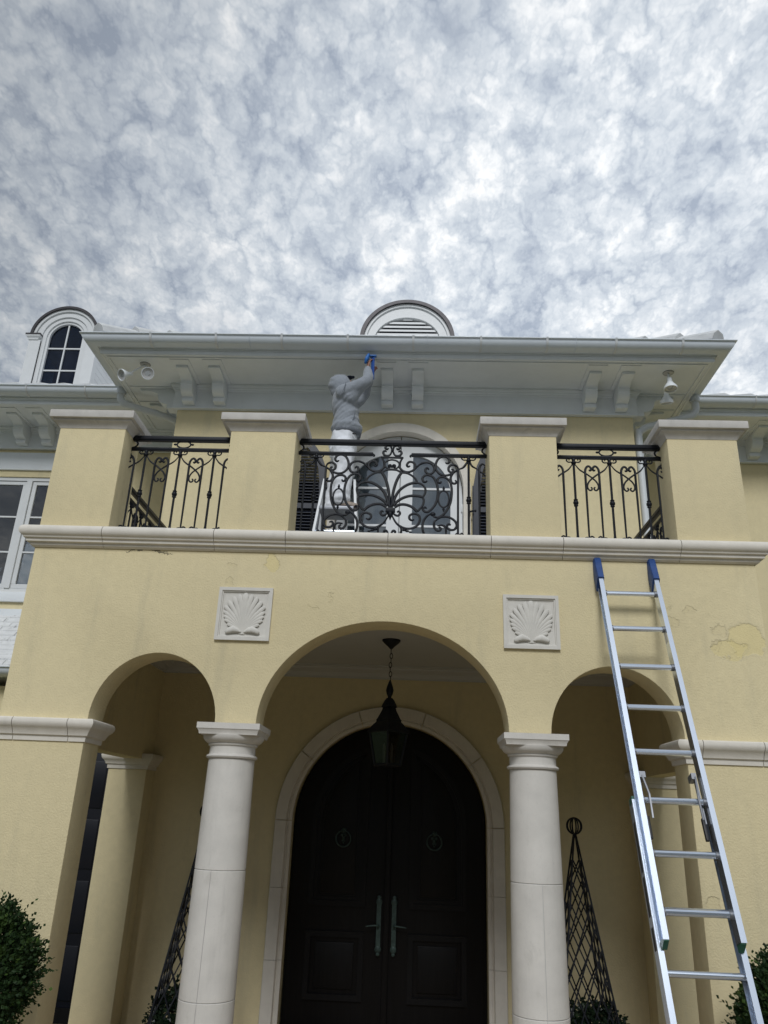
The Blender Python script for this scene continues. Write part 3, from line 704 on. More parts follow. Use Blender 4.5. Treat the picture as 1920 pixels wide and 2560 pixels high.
# louvred shutters folded back against the wall
for s in (-1, 1):
    w = .84; x0 = .95; zs0 = 5.93; rz_ = .83
    def top(t): return zs0 + rz_ * math.sqrt(max(0, 1 - (1 - t) ** 2))
    y0, y1 = YW - .115, YW - .065
    pts_o = [(x0, 4.11), (x0 + w, 4.11)] + [(x0 + w * (1 - i / 20), top(1 - i / 20)) for i in range(21)]
    ins = .085
    pts_i = [(x0 + ins, 4.25), (x0 + w - ins, 4.25)] + [(x0 + ins + (w - 2 * ins) * (1 - i / 20), zs0 - .05 + (rz_ - .07) * math.sqrt(max(0, 1 - (i / 20) ** 2))) for i in range(21)]
    m = MB(); n = len(pts_o)
    v = [(s * x, y0, z) for x, z in pts_o] + [(s * x, y0, z) for x, z in pts_i] + [(s * x, y1, z) for x, z in pts_o] + [(s * x, y1, z) for x, z in pts_i]
    f = []
    for i in range(n):
        j = (i + 1) % n; f += [(i, j, n + j, n + i), (2 * n + i, 3 * n + i, 3 * n + j, 2 * n + j), (i, 2 * n + i, 2 * n + j, j), (n + i, n + j, 3 * n + j, 3 * n + i)]
    sh = m.add(v, f).build('shutter', 'shutter', house, smooth=30)
    for zr in (4.9, 5.55): MB().box(min(s * (x0 + ins), s * (x0 + w - ins)), max(s * (x0 + ins), s * (x0 + w - ins)), y0 + .002, y1, zr, zr + .07).build('shutter_rail', 'shutter', sh)
    z = 4.27
    while z < zs0 + rz_ - .12:
        if not (4.86 < z < 4.97 or 5.51 < z < 5.62):
            # slat length limited by the arched head
            lo = x0 + ins
            while lo < x0 + w - ins - .05 and (zs0 - .05 + (rz_ - .07) * math.sqrt(max(0, 1 - (1 - (lo - x0 - ins) / (w - 2 * ins)) ** 2))) < z + .03: lo += .02
            MB().add([(s * lo, y0 + .006, z), (s * (x0 + w - ins), y0 + .006, z), (s * (x0 + w - ins), y1 - .004, z + .030), (s * lo, y1 - .004, z + .030),
                      (s * lo, y0 + .006, z + .007), (s * (x0 + w - ins), y0 + .006, z + .007), (s * (x0 + w - ins), y1 - .004, z + .037), (s * lo, y1 - .004, z + .037)],
                     [(0, 1, 2, 3), (4, 7, 6, 5), (0, 4, 5, 1), (2, 6, 7, 3), (1, 5, 6, 2), (0, 3, 7, 4)]).build('slat', 'shutter', sh, smooth=0)
        z += .042
    MB().box(min(s * x0 * .985, s * (x0 + w)), max(s * x0 * .985, s * (x0 + w)), y1 + .001, y1 + .006, 4.2, zs0).build('shutter_back', 'shutter', sh)
    MB().tube([(s * (x0 - .05), YW - .02, 5.56), (s * (x0 - .05), YW - .09, 5.56), (s * (x0 + .03), YW - .12, 5.565)], .014, 6).build('shutter_hook', 'iron', sh, smooth=40)

# ------------------------------------------------------------------ wings
YWING = 4.60
def gut_at(x0, x1, parent, y, ztop):
    g_ = MB().sweep(gutter_prof(0, ztop), [(x0, y), (x1, y)], flip=1).build('wing_gutter', 'gutter', parent, smooth=40)
    return g_
for s in (-1, 1):
    xa, xb = (-11.0, -U - .05) if s < 0 else (U + .05, 9.5)
    if s < 0:
        # wall with a window opening
        wx0, wx1, wz0, wz1 = -6.62, -4.98, 4.74, 6.56
        wl = MB().box(xa, wx0, YWING, YWING + .3, GZ, 7.3).box(wx1, xb, YWING, YWING + .3, GZ, 7.3).box(wx0, wx1, YWING, YWING + .3, GZ, wz0).box(wx0, wx1, YWING, YWING + .3, wz1, 7.3)
        wl.build('wing_wall', 'stucco_plain', house, smooth=0)
    else:
        MB().box(xa, xb, YWING, YWING + .3, GZ, 7.3).build('wing_wall', 'stucco_plain', house, smooth=0)
    path = [(xa, YWING), (xb, YWING)]
    MB().sweep([(e, z + .012) for e, z in FRI], path, flip=1).build('wing_frieze', 'trim', house, smooth=25)
    MB().sweep([(.02, 7.372), (OV + .02, 7.372), (OV + .02, 7.41), (.02, 7.41)], path, flip=1).build('wing_soffit', 'trim', house)
    MB().sweep([(e, z + .012) for e, z in FAS], path, flip=1).build('wing_fascia', 'trim', house, smooth=25)
    gxa, gxb = (xa, -U - OV - .02) if s < 0 else (U + OV + .02, xb)
    wg = gut_at(gxa, gxb, house, YWING - OV - .05, 7.575)
    for k in range(7):
        x = (-4.62 - k * .87) if s < 0 else (4.93 + k * .87)
        MB().sweep(strap_prof(0, 7.575), [(x - .009, YWING - OV - .05), (x + .009, YWING - OV - .05)], flip=1).build('gutter_strap', 'white_frame', wg, smooth=40)
    for c in ((-5.89, -5.49) if s < 0 else (5.20, 5.62)):
        put_bracket(c, YWING - .056, 0, .012)
    # wing roof
    e0 = YWING - OV - .10
    wr = MB().add([(xa, e0, R0 + .03), (xb, e0, R0 + .03), (xb, e0 + 4.5, R0 + .03 + 4.5 * .52), (xa, e0 + 4.5, R0 + .03 + 4.5 * .52)], [(0, 1, 2, 3)]).build('wing_roof', 'tile', house, smooth=0)
    for k in range(9):
        x = (-4.35 - k * .36) if s < 0 else (4.45 + k * .36)
        a = Vector((x, e0 - .05, R0 + .045)); b = Vector((x, e0 + 1.2, R0 + .045 + 1.25 * .52))
        MB().prism([(x - .16, 0), (x - .13, .035), (x + .10, .05), (x + .165, .02), (x + .17, 0)], 'y', 0, 1)  # outline only
        m = MB(); pr_ = [(-.165, 0), (-.14, .03), (.09, .052), (.165, .02), (.17, 0)]; n = 5
        v = [a + Vector((q[0], 0, q[1])) for q in pr_] + [b + Vector((q[0], 0, q[1])) for q in pr_]
        m.add(v, [tuple(range(n)), tuple(range(2 * n - 1, n - 1, -1))] + [(i, (i + 1) % n, n + (i + 1) % n, n + i) for i in range(n)]).build('roof_tile', 'tile', wr, smooth=0)

# casement window in the left wing
wn = MB().box(-6.62, -4.98, YWING + .02, YWING + .09, 4.74, 4.80).box(-6.62, -4.98, YWING + .02, YWING + .09, 6.50, 6.56).box(-6.62, -6.55, YWING + .02, YWING + .09, 4.80, 6.50).box(-5.05, -4.98, YWING + .02, YWING + .09, 4.80, 6.50).box(-5.735, -5.655, YWING + .0, YWING + .09, 4.80, 6.50).build('casement_window', 'white_frame', house, smooth=0, bevel=.004)
for (xa, xb) in ((-6.55, -5.735), (-5.655, -5.05)):
    fr = MB().box(xa + .005, xb - .005, YWING + .03, YWING + .07, 4.805, 4.87).box(xa + .005, xb - .005, YWING + .03, YWING + .07, 6.44, 6.495).box(xa + .005, xa + .065, YWING + .03, YWING + .07, 4.87, 6.44).box(xb - .065, xb - .005, YWING + .03, YWING + .07, 4.87, 6.44).build('sash', 'white_frame', wn, smooth=0, bevel=.003)
    for zb_ in (5.36, 5.915): MB().box(xa + .065, xb - .065, YWING + .036, YWING + .052, zb_ - .012, zb_ + .012).build('glazing_bar', 'white_frame', wn, smooth=0)
    MB().box(xa + .06, xb - .06, YWING + .054, YWING + .06, 4.865, 6.445).build('pane', 'glass', wn, smooth=0)
MB().box(-6.7, -4.9, YWING + .2, YWING + .22, 4.7, 6.6).build('window_blind', 'curtain', house)
MB().box(-6.8, -4.8, YWING - .05, YWING + .02, 4.59, 4.735).build('window_sill', 'trim', house, bevel=.008)
MB().box(-6.9, -4.7, YWING - .035, YWING + .01, 6.665, 6.955).build('window_lintel', 'trim', house, bevel=.006)
# small bay roof with flaking shingles under that window
bay = MB().add([(-8, YWING - .05, 4.40), (-4.6, YWING - .05, 4.40), (-4.6, 3.72, 3.47), (-8, 3.72, 3.47), (-8, YWING - .05, 3.3), (-4.6, YWING - .05, 3.3), (-4.6, 3.72, 3.42), (-8, 3.72, 3.42)],
               [(0, 1, 2, 3), (4, 7, 6, 5), (0, 3, 7, 4), (1, 5, 6, 2), (2, 6, 7, 3)]).build('bay_roof', 'shingle', house, smooth=0)
MB().box(-8, -4.55, YWING - .09, YWING + .01, 4.36, 4.47).build('bay_flashing', 'trim', bay)
n_r = 12
for k in range(n_r):
    t0, t1 = k / n_r, (k + 1.12) / n_r
    ya, za = YWING - .05 + (3.72 - YWING + .05) * t0, 4.40 - .93 * t0
    yb_, zb_ = YWING - .05 + (3.72 - YWING + .05) * t1, 4.40 - .93 * t1
    x = -7.0 - .13 * (k % 2)
    while x < -4.7:
        w_ = .27 + random.uniform(-.03, .03); x2 = min(x + w_, -4.6); j = random.uniform(-.006, .008)
        MB().add([(x, ya, za + .012 + j), (x2 - .006, ya, za + .012 + j), (x2 - .006, yb_, zb_ + .030 + j), (x, yb_, zb_ + .030 + j), (x, yb_, zb_ + .004 + j), (x2 - .006, yb_, zb_ + .004 + j)], [(0, 3, 2, 1), (3, 4, 5, 2), (0, 4, 3), (1, 2, 5), (0, 1, 5, 4)]).build('shingle', 'shingle', bay, smooth=0)
        x += w_
gut_at(-8, -4.56, house, 3.70, 3.50)
MB().box(-8, -4.7, 3.85, YWING, GZ, 3.3).build('bay_wall', 'stucco_plain', house, smooth=0)

# ------------------------------------------------------------------ dormers
def dormer_window(cx_, y):
    zsp = 9.41; rI = .285; base = 8.2
    d_ = arch_ring(MB(), .40, .395, .545, .535, zsp - .03, y, y + .14, base).build('window_dormer', 'white_frame', house, smooth=40)
    def band(xi, zi, xo, zo, y0, y1, name, m='white_frame'): arch_ring(MB(), xi, zi, xo, zo, zsp - .03, y0, y1, base).build(name, m, d_, smooth=40)
    band(.33, .325, .401, .396, y + .025, y + .12, 'architrave'); band(.288, .283, .331, .326, y + .05, y + .11, 'window_frame')
    arch_ring(MB(), .545, .535, .588, .580, zsp - .03, y - .06, y + 2.2, zsp - .06).build('curved_roof', 'lead', d_, smooth=40)
    arch_ring(MB(), .50, .49, .546, .536, zsp - .03, y - .03, y - .001, zsp - .03).build('arch_moulding', 'white_frame', d_, smooth=40)
    for s in (-1, 1):
        MB().box(min(cx_, cx_) if False else s * .40 if s > 0 else -.60, .60 if s > 0 else -.40, y - .02, y + .12, base, zsp - .12).build('pilaster', 'white_frame', d_, smooth=0, bevel=.004)
        CP_ = [(0, zsp - .12), (.015, zsp - .12), (.02, zsp - .09), (.045, zsp - .065), (.05, zsp - .04), (0, zsp - .04)]
        x0, x1 = (.45, .60) if s > 0 else (-.60, -.45)
        MB().sweep(CP_, [(x0, y - .02), (x1, y - .02), (x1, y + .3), (x0, y + .3)], closed=True, flip=1).build('capital', 'white_frame', d_, smooth=0)
        MB().box(x0 - .055, x1 + .055, y - .075, y + .4, zsp - .04, zsp - .012).build('capital_flashing', 'lead', d_, smooth=0)
        # cheek boards
        for k in range(10):
            zc = 8.30 + k * .112
            MB().box(min(s * .555, s * .59), max(s * .555, s * .59), y + .13, y + 2.2, zc, zc + .106).build('cheek_board', 'white_frame', d_, smooth=0)
    pane = [(-.288, 8.25), (.288, 8.25)] + arc(0, zsp - .03, .288, .283, 0, 180, 24)
    MB().prism(pane, 'y', y + .095, y + .10).build('pane', 'glass_dark', d_, smooth=0)
    MB().prism([(x * 1.1, z) for x, z in pane], 'y', y + .5, y + .52).build('dark_room', 'room', d_, smooth=0)
    MB().box(-.012, .012, y + .07, y + .094, 8.25, zsp + .25).build('glazing_bar', 'white_frame', d_, smooth=0)
    for zb_ in (8.745, 9.18): MB().box(-.287, .287, y + .072, y + .092, zb_ - .012, zb_ + .012).build('glazing_bar', 'white_frame', d_, smooth=0)
    d_.location = (cx_, 0, 0)
    return d_
dormer_window(-5.875, 5.0)
def dormer_vent(cx_, y):
    zsp = 9.03; base = 8.5
    d_ = arch_ring(MB(), .56, .475, .68, .68, zsp, y, y + .14, base).build('vent_dormer', 'white_frame', house, smooth=40)
    arch_ring(MB(), .53, .445, .561, .476, zsp, y - .02, y + .1, base).build('arch_moulding', 'white_frame', d_, smooth=40)
    arch_ring(MB(), .655, .655, .70, .70, zsp, y - .03, y - .001, base).build('arch_moulding', 'white_frame', d_, smooth=40)
    arch_ring(MB(), .70, .70, .762, .758, zsp, y - .07, y + 2.6, base).build('curved_roof', 'lead', d_, smooth=40)
    MB().prism([(-.53, base)] + arc(0, zsp, .53, .445, 180, 0, 24) + [(.53, base)], 'y', y + .12, y + .13).build('vent_back', 'room', d_)
    z = 8.72
    while z < zsp + .43:
        h = math.sqrt(max(0, 1 - (max(0, z + .03 - zsp) / .445) ** 2)) * .53 if z > zsp - .03 else .53
        if h > .06:
            MB().add([(-h, y + .01, z), (h, y + .01, z), (h, y + .10, z + .05), (-h, y + .10, z + .05), (-h, y + .01, z + .036), (h, y + .01, z + .036), (h, y + .10, z + .08), (-h, y + .10, z + .08)],
                     [(0, 1, 2, 3), (4, 7, 6, 5), (0, 4, 5, 1), (2, 6, 7, 3), (1, 5, 6, 2), (0, 3, 7, 4)]).build('slat', 'white_frame', d_, smooth=0)
        z += .072
    d_.location = (cx_, 0, 0)
dormer_vent(0.01, 4.5)
# ================================================================== IRON RAILINGS
YR = .2; RB = 4.09
def scroll(mp, pts, r, parent, name='scroll', taper=True, k=5, n=6):
    cp = catmull([(p[0], 0, p[1]) for p in pts], k); m = len(cp)
    rr = []
    for i in range(m):
        t = i / (m - 1); e = min(t, 1 - t) * m
        rr.append(r * (min(1, .62 + .38 * e / 8) if taper else 1))
    MB().tube([mp(q.x, q.z) for q in cp], rr, n).build(name, 'iron', parent, smooth=60)
def bar(mp, a, b, r, parent, name='bar', n=6): MB().tube([mp(*a), mp(*b)], r, n).build(name, 'iron', parent, smooth=40)
def rail(mp, u0, u1, z0, z1, d, parent, name):
    m = MB()
    for (dd, za, zb_) in ((d, z0, z1), (d * .72, z0 - .010, z0), ):
        a = [mp(u0, za, -dd), mp(u1, za, -dd), mp(u1, za, dd), mp(u0, za, dd), mp(u0, zb_, -dd), mp(u1, zb_, -dd), mp(u1, zb_, dd), mp(u0, zb_, dd)]
        m.add(a, [(0, 3, 2, 1), (4, 5, 6, 7), (0, 1, 5, 4), (1, 2, 6, 5), (2, 3, 7, 6), (3, 0, 4, 7)])
    m.build(name, 'iron', parent, bevel=.004)
def knob(mp, u, z, parent):
    c = mp(u, z)
    MB().lathe([(.008, -.034), (.019, -.030), (.019, -.024), (.014, -.020), (.022, -.010), (.024, .0), (.022, .010), (.014, .020), (.019, .024), (.019, .030), (.008, .034)], 10, c).build('baluster_knob', 'iron', parent, smooth=50)
def crown_post(mp, u, parent):
    c = mp(u, 0)
    MB().lathe([(.020, RB), (.020, RB + .03), (.0135, RB + .085), (.0105, RB + .12), (.0105, 4.875), (.0125, 4.877)], 8, (c[0], c[1], 0)).build('baluster', 'iron', parent, smooth=40)
    knob(mp, u, 4.502, parent)
    MB().lathe([(.012, 4.868), (.020, 4.872), (.023, 4.885), (.020, 4.893), (.013, 4.898), (.017, 4.915), (.008, 4.928)], 10, (c[0], c[1], 0)).build('crown_collar', 'iron', parent, smooth=50)
    for s in (-1, 1):
        scroll(mp, [(u + s * .006, 4.878), (u + s * .022, 4.889), (u + s * .046, 4.889), (u + s * .061, 4.905), (u + s * .052, 4.922), (u + s * .038, 4.917), (u + s * .039, 4.905)], .0068, parent)
def hook_pair(mp, c, parent, left=True, right=True, linkL=True, linkR=True, per=.312):
    h = .060
    for s, on in ((-1, left), (1, right)):
        if not on: continue
        scroll(mp, [(c + s * h, RB), (c + s * h, 4.3), (c + s * h, 4.72), (c + s * h, 4.80), (c + s * (h - .010), 4.836), (c + s * (h - .030), 4.853), (c + s * .012, 4.840), (c + s * .008, 4.820), (c + s * .018, 4.809), (c + s * .027, 4.818)], .0105, parent, 'hooked_baluster', k=4)
        scroll(mp, [(c + s * (h + .034), 4.183), (c + s * (h + .016), 4.186), (c + s * h, 4.178), (c + s * (h - .022), 4.196), (c + s * (h - .042), 4.183), (c + s * (h - .036), 4.168)], .0075, parent, 'foot_scroll')
        # S link from the next post, crossing the pair and curling at the foot of the heart
        scroll(mp, [(c + s * (per / 2 - .012), 4.866), (c + s * (h + .052), 4.822), (c + s * (h + .018), 4.795), (c + s * h, 4.785), (c + s * .030, 4.762), (c, 4.737), (c - s * .030, 4.706), (c - s * .047, 4.668), (c - s * .043, 4.637), (c - s * .026, 4.621), (c - s * .010, 4.631), (c - s * .012, 4.648), (c - s * .021, 4.650)], .0078, parent, 'heart_scroll')
def top_rails(mp, u0, u1, parent, oval=True, mid=True):
    rail(mp, u0, u1, 5.026, 5.062, .026, parent, 'handrail')
    if mid: rail(mp, u0, u1, 4.930, 4.950, .017, parent, 'lower_rail')
    if oval:
        c = (u0 + u1) / 2
        scroll(mp, [(c + .062 * math.cos(2 * math.pi * i / 16), 4.989 + .034 * math.sin(2 * math.pi * i / 16)) for i in range(17)], .0075, parent, 'oval_ring', taper=False, k=2)
        for s in (-1, 1): MB().ball(mp(c + s * .078, 4.989), .010, 8, 5, (1.6, 1, 1)).build('oval_bud', 'iron', parent, smooth=60)
        for s, e in ((1, u0), (-1, u1)):
            scroll(mp, [(e + s * .008, 5.022), (e + s * .035, 5.008), (e + s * .045, 4.988), (e + s * .034, 4.965), (e + s * .004, 4.953)], .0085, parent, 'end_scroll')
def bay(sgn, label):
    t = thing('iron_railing', label, 'railing', (sgn * 1.905, YR, RB))
    mp = lambda u, z, d=0: (sgn * u, YR + d, z)
    top_rails(mp, 1.424, 2.359, t)
    c0 = 1.912
    for k in (-1, 0, 1): crown_post(mp, c0 + k * .312, t)
    hook_pair(mp, c0 - .156, t); hook_pair(mp, c0 + .156, t)
    hook_pair(mp, c0 + .468, t, right=False); hook_pair(mp, c0 - .468, t, left=False)
    # wall anchor scroll at the corner pier
    scroll(mp, [(2.352, 4.935), (2.368, 4.905), (2.360, 4.875), (2.340, 4.860), (2.322, 4.835)], .008, t, 'anchor_scroll')
bay(-1, 'black wrought iron balcony railing with heart scrolls, between the two left piers')
bay(1, 'black wrought iron balcony railing with heart scrolls, between the two right piers')

cr = thing('iron_railing', 'wide black wrought iron balcony railing with central palmette of scrolls in front of the door', 'railing', (0, YR, RB))
SC = [
 [(.022,4.376),(.039,4.354),(.067,4.345),(.084,4.366),(.073,4.386),(.058,4.377)],
 [(.017,4.341),(.058,4.273),(.118,4.234),(.183,4.23),(.236,4.26),(.258,4.312),(.245,4.353),(.206,4.367),(.171,4.351),(.167,4.322),(.186,4.305),(.208,4.314)],
 [(.085,4.250),(.1,4.211),(.095,4.09)], [(.006,4.15),(.022,4.197),(.038,4.206),(.049,4.192),(.039,4.18)],
 [(.313,4.682),(.302,4.668),(.282,4.673),(.273,4.701),(.29,4.728),(.325,4.735),(.37,4.711),(.401,4.646),(.41,4.562),(.397,4.479),(.363,4.42),(.325,4.386),(.293,4.392),(.283,4.415),(.3,4.43),(.313,4.416)],
 [(.363,4.375),(.32,4.349),(.287,4.296),(.282,4.232),(.302,4.171),(.34,4.12)],
 [(.438,4.677),(.428,4.661),(.409,4.67),(.408,4.7),(.436,4.719),(.48,4.711),(.516,4.672),(.53,4.601),(.525,4.506),(.504,4.435),(.463,4.37),(.418,4.339),(.38,4.344),(.361,4.371)],
 [(.418,4.328),(.384,4.298),(.381,4.252),(.403,4.218),(.43,4.219),(.436,4.242),(.419,4.25)],
 [(.402,4.316),(.445,4.342),(.504,4.342),(.558,4.308),(.574,4.263),(.553,4.23),(.515,4.227),(.492,4.251),(.502,4.278),(.524,4.27)],
 [(.408,4.261),(.451,4.265),(.481,4.232),(.478,4.10)],
 [(.473,4.862),(.492,4.852),(.509,4.873),(.495,4.906),(.456,4.92),(.412,4.898),(.387,4.839),(.393,4.785),(.43,4.745),(.474,4.735),(.513,4.745),(.544,4.767),(.588,4.797)],
 [(.524,4.794),(.538,4.794),(.543,4.776),(.524,4.767),(.503,4.783),(.504,4.818),(.534,4.84),(.571,4.829),(.588,4.797)],
 [(.584,4.789),(.546,4.764),(.522,4.721),(.526,4.675),(.552,4.658),(.573,4.674),(.559,4.691)],
 [(.203,4.787),(.246,4.836),(.301,4.858),(.351,4.845),(.376,4.803),(.364,4.76),(.331,4.747),(.301,4.764),(.299,4.792),(.315,4.804),(.328,4.787)],
 [(.097,4.903),(.073,4.857),(.069,4.808),(.098,4.772),(.148,4.761),(.197,4.786),(.207,4.829),(.184,4.857),(.151,4.859),(.133,4.831),(.144,4.812),(.162,4.822)],
 [(.004,4.967),(.023,4.924),(.063,4.919),(.082,4.944),(.07,4.966),(.053,4.956)], [(.003,4.973),(.018,5.011),(.052,5.016),(.064,4.993),(.047,4.98),(.037,4.993)],
 [(.004,4.8),(.011,4.825),(.026,4.822),(.025,4.805),(.013,4.807)], [(.588,4.797),(.628,4.814),(.658,4.855),(.673,4.889)], [(.684,4.889),(.706,4.834),(.75,4.805)]]
PET = [[(.009,4.423),(.016,4.541),(.035,4.637),(.061,4.71),(.087,4.754)], [(.02,4.435),(.034,4.506),(.07,4.578),(.124,4.627),(.178,4.653),(.227,4.66)],
 [(.025,4.435),(.057,4.477),(.11,4.514),(.17,4.533),(.23,4.534),(.279,4.524)], [(.037,4.424),(.079,4.448),(.134,4.449),(.189,4.427),(.233,4.387)]]
SCA = [[(.0,4.782),(.045,4.777),(.087,4.754)], [(.087,4.754),(.137,4.749),(.182,4.725),(.216,4.69),(.227,4.66)], [(.227,4.66),(.272,4.643),(.3,4.602),(.297,4.56),(.279,4.524)], [(.279,4.524),(.288,4.488),(.276,4.441),(.233,4.387)]]
for s in (-1, 1):
    mp = lambda u, z, d=0, s=s: (s * u, YR + d, z)
    for q in SC: scroll(mp, q, .0112, cr)
    for q in PET: scroll(mp, q, .0135, cr, 'palmette_rib', taper=False)
    for q in SCA: scroll(mp, q, .0100, cr, 'palmette_edge', taper=False)
    scroll(mp, [(.460 + .046 * math.cos(2 * math.pi * i / 18), 4.51 + .078 * math.sin(2 * math.pi * i / 18)) for i in range(19)], .0078, cr, 'oval_ring', taper=False, k=2)
    for zc, q in ((4.598, 1), (4.422, -1)): MB().lathe([(.004, 0), (.011, .006), (.006, .012), (.013, .020), (.011, .032), (.004, .042)], 8).mesh
    m = MB()
    for i, (dz, r) in enumerate(((.0, .010), (.014, .012), (.028, .008))): m.ball(mp(.460, 4.594 + dz), r, 8, 5); m.ball(mp(.460, 4.426 - dz), r, 8, 5)
    m.build('oval_bud', 'iron', cr, smooth=60)
    MB().ball(mp(.368, 4.367), .020, 10, 6, (1.3, .7, 1)).build('leaf_boss', 'iron', cr, smooth=60)
    bar(mp, (.585, RB), (.585, 4.80), .0098, cr, 'baluster')
    scroll(mp, [(.555, 4.17), (.575, 4.195), (.60, 4.185), (.618, 4.196), (.63, 4.18), (.618, 4.17)], .0075, cr, 'foot_scroll')
    crown_post(mp, .678, cr)
    scroll(mp, [(.771, RB), (.771, 4.3), (.771, 4.72), (.771, 4.80), (.781, 4.836), (.80, 4.853), (.82, 4.84)], .0105, cr, 'hooked_baluster', k=4)
    scroll(mp, [(.75, 4.805), (.771, 4.785), (.801, 4.762), (.829, 4.735)], .0078, cr, 'heart_scroll')
    rail(mp, .171, .838, 4.922, 4.942, .017, cr, 'lower_rail')
    scroll(mp, [(.19, 4.935), (.172, 4.93), (.160, 4.915), (.168, 4.905)], .009, cr, 'rail_tip')
    scroll(mp, [(.838, 5.02), (.805, 5.0), (.80, 4.97), (.83, 4.948)], .0085, cr, 'end_scroll')
    for k_, (u_, z_) in enumerate(((.125, 4.215), (.15, 4.205), (.178, 4.196))): MB().ball(mp(u_, z_), .013 - k_ * .002, 8, 5, (1.7, 1, .9)).build('bud', 'iron', cr, smooth=60)
mp = lambda u, z, d=0: (u, YR + d, z)
rail(mp, -.838, .838, 5.026, 5.062, .026, cr, 'handrail')
MB().box(-.042, .042, YR - .016, YR + .016, 4.374, 4.416).build('collar', 'iron', cr, bevel=.006)
MB().lathe([(.002, 4.300), (.010, 4.325), (.026, 4.350), (.020, 4.373)], 10, (0, YR, 0)).build('pendant', 'iron', cr, smooth=50)
MB().box(-.100, .100, YR - .010, YR + .010, 4.892, 4.906).build('crest_bar', 'iron', cr, bevel=.003)
MB().ball((0, YR, 4.972), .018, 10, 6, (.8, .8, 1.2)).build('crest_knot', 'iron', cr, smooth=60)
scroll(mp, [(.066 * math.cos(2 * math.pi * i / 18), 4.831 + .046 * math.sin(2 * math.pi * i / 18)) for i in range(19)], .0085, cr, 'crest_ring', taper=False, k=2)

for sgn, lab in ((-1, 'black iron railing along the left side of the balcony, running back to the house wall'), (1, 'black iron railing along the right side of the balcony, running back to the house wall')):
    t = thing('iron_railing', lab, 'railing', (sgn * 2.80, 1.8, RB))
    mp = lambda u, z, d=0, sgn=sgn: (sgn * (2.80 + d), u, z)
    top_rails(mp, PD + .005, YW - .005, t, oval=False)
    u = .56
    while u < YW - .2:
        crown_post(mp, u, t); hook_pair(mp, u + .156, t); u += .312

# ================================================================== LANTERN
LX, LY = .006, 1.6
def sq_ring(m, prof, rot=45):
    """four sided 'lathe' with half diagonal r"""
    k = len(m.v); m.lathe(prof, 4, (LX, LY, 0), rad(rot)); return m
lan = thing('hanging_lantern', 'black iron lantern with glass sides hanging on a chain in front of the entrance door', 'lantern', (LX, LY, 3.56))
MB().lathe([(.012, 3.470), (.03, 3.490), (.075, 3.530), (.092, 3.548), (.092, 3.559)], 24, (LX, LY, 0)).build('ceiling_rose', 'iron', lan, smooth=40)
z = 3.475; k = 0
while z > 3.185:
    c = Vector((LX + .004 * math.sin(k * 1.3), LY, z - .030)); a = Vector((1, 0, 0)) if k % 2 else Vector((0, 1, 0))
    MB().tube([c + a * (.0135 * math.cos(t)) + Vector((0, 0, .027 * math.sin(t))) for t in [2 * math.pi * i / 12 for i in range(13)]], .0038, 6).build('chain_link', 'iron', lan, smooth=60)
    z -= .0445; k += 1
MB().lathe([(.006, 3.165), (.012, 3.150), (.030, 3.100), (.038, 3.065), (.030, 3.030), (.018, 3.005), (.018, 2.985)][::-1], 12, (LX, LY, 0)).build('finial', 'iron', lan, smooth=40)
MB().lathe([(.078, 2.905), (.074, 2.912), (.068, 2.93), (.05, 2.965), (.03, 2.99)], 16, (LX, LY, 0)).build('cap_dome', 'iron', lan, smooth=40)
sq_ring(MB(), [(.118, 2.770), (.122, 2.785), (.110, 2.80), (.072, 2.87), (.058, 2.915)], 0).build('neck', 'iron', lan, smooth=20)
sq_ring(MB(), [(.198, 2.665), (.204, 2.675), (.198, 2.69), (.114, 2.775)], 0).build('hood', 'iron', lan, smooth=20)
a0 = 0
cor = [(math.cos(rad(90 * i)), math.sin(rad(90 * i))) for i in range(4)]
for (cx_, sy_) in cor:
    MB().tube([(LX + .178 * cx_, LY + .178 * sy_, 2.67), (LX + .120 * cx_, LY + .120 * sy_, 2.375)], .011, 6).build('corner_bar', 'iron', lan, smooth=40)
for i in range(4):
    a, b = cor[i], cor[(i + 1) % 4]
    MB().add([(LX + .174 * a[0], LY + .174 * a[1], 2.665), (LX + .174 * b[0], LY + .174 * b[1], 2.665), (LX + .118 * b[0], LY + .118 * b[1], 2.385), (LX + .118 * a[0], LY + .118 * a[1], 2.385)], [(0, 1, 2, 3)]).build('pane', 'glass_thin', lan, smooth=0)
sq_ring(MB(), [(.124, 2.362), (.132, 2.37), (.132, 2.384), (.122, 2.388)], 0).build('bottom_plate', 'iron', lan, smooth=20)
for dx in (-.035, .035):
    MB().lathe([(.012, 2.388), (.012, 2.49), (.010, 2.50), (.014, 2.515), (.012, 2.545), (.003, 2.575)], 10, (LX + dx, LY, 0)).build('candle_bulb', 'bulb', lan, smooth=40)

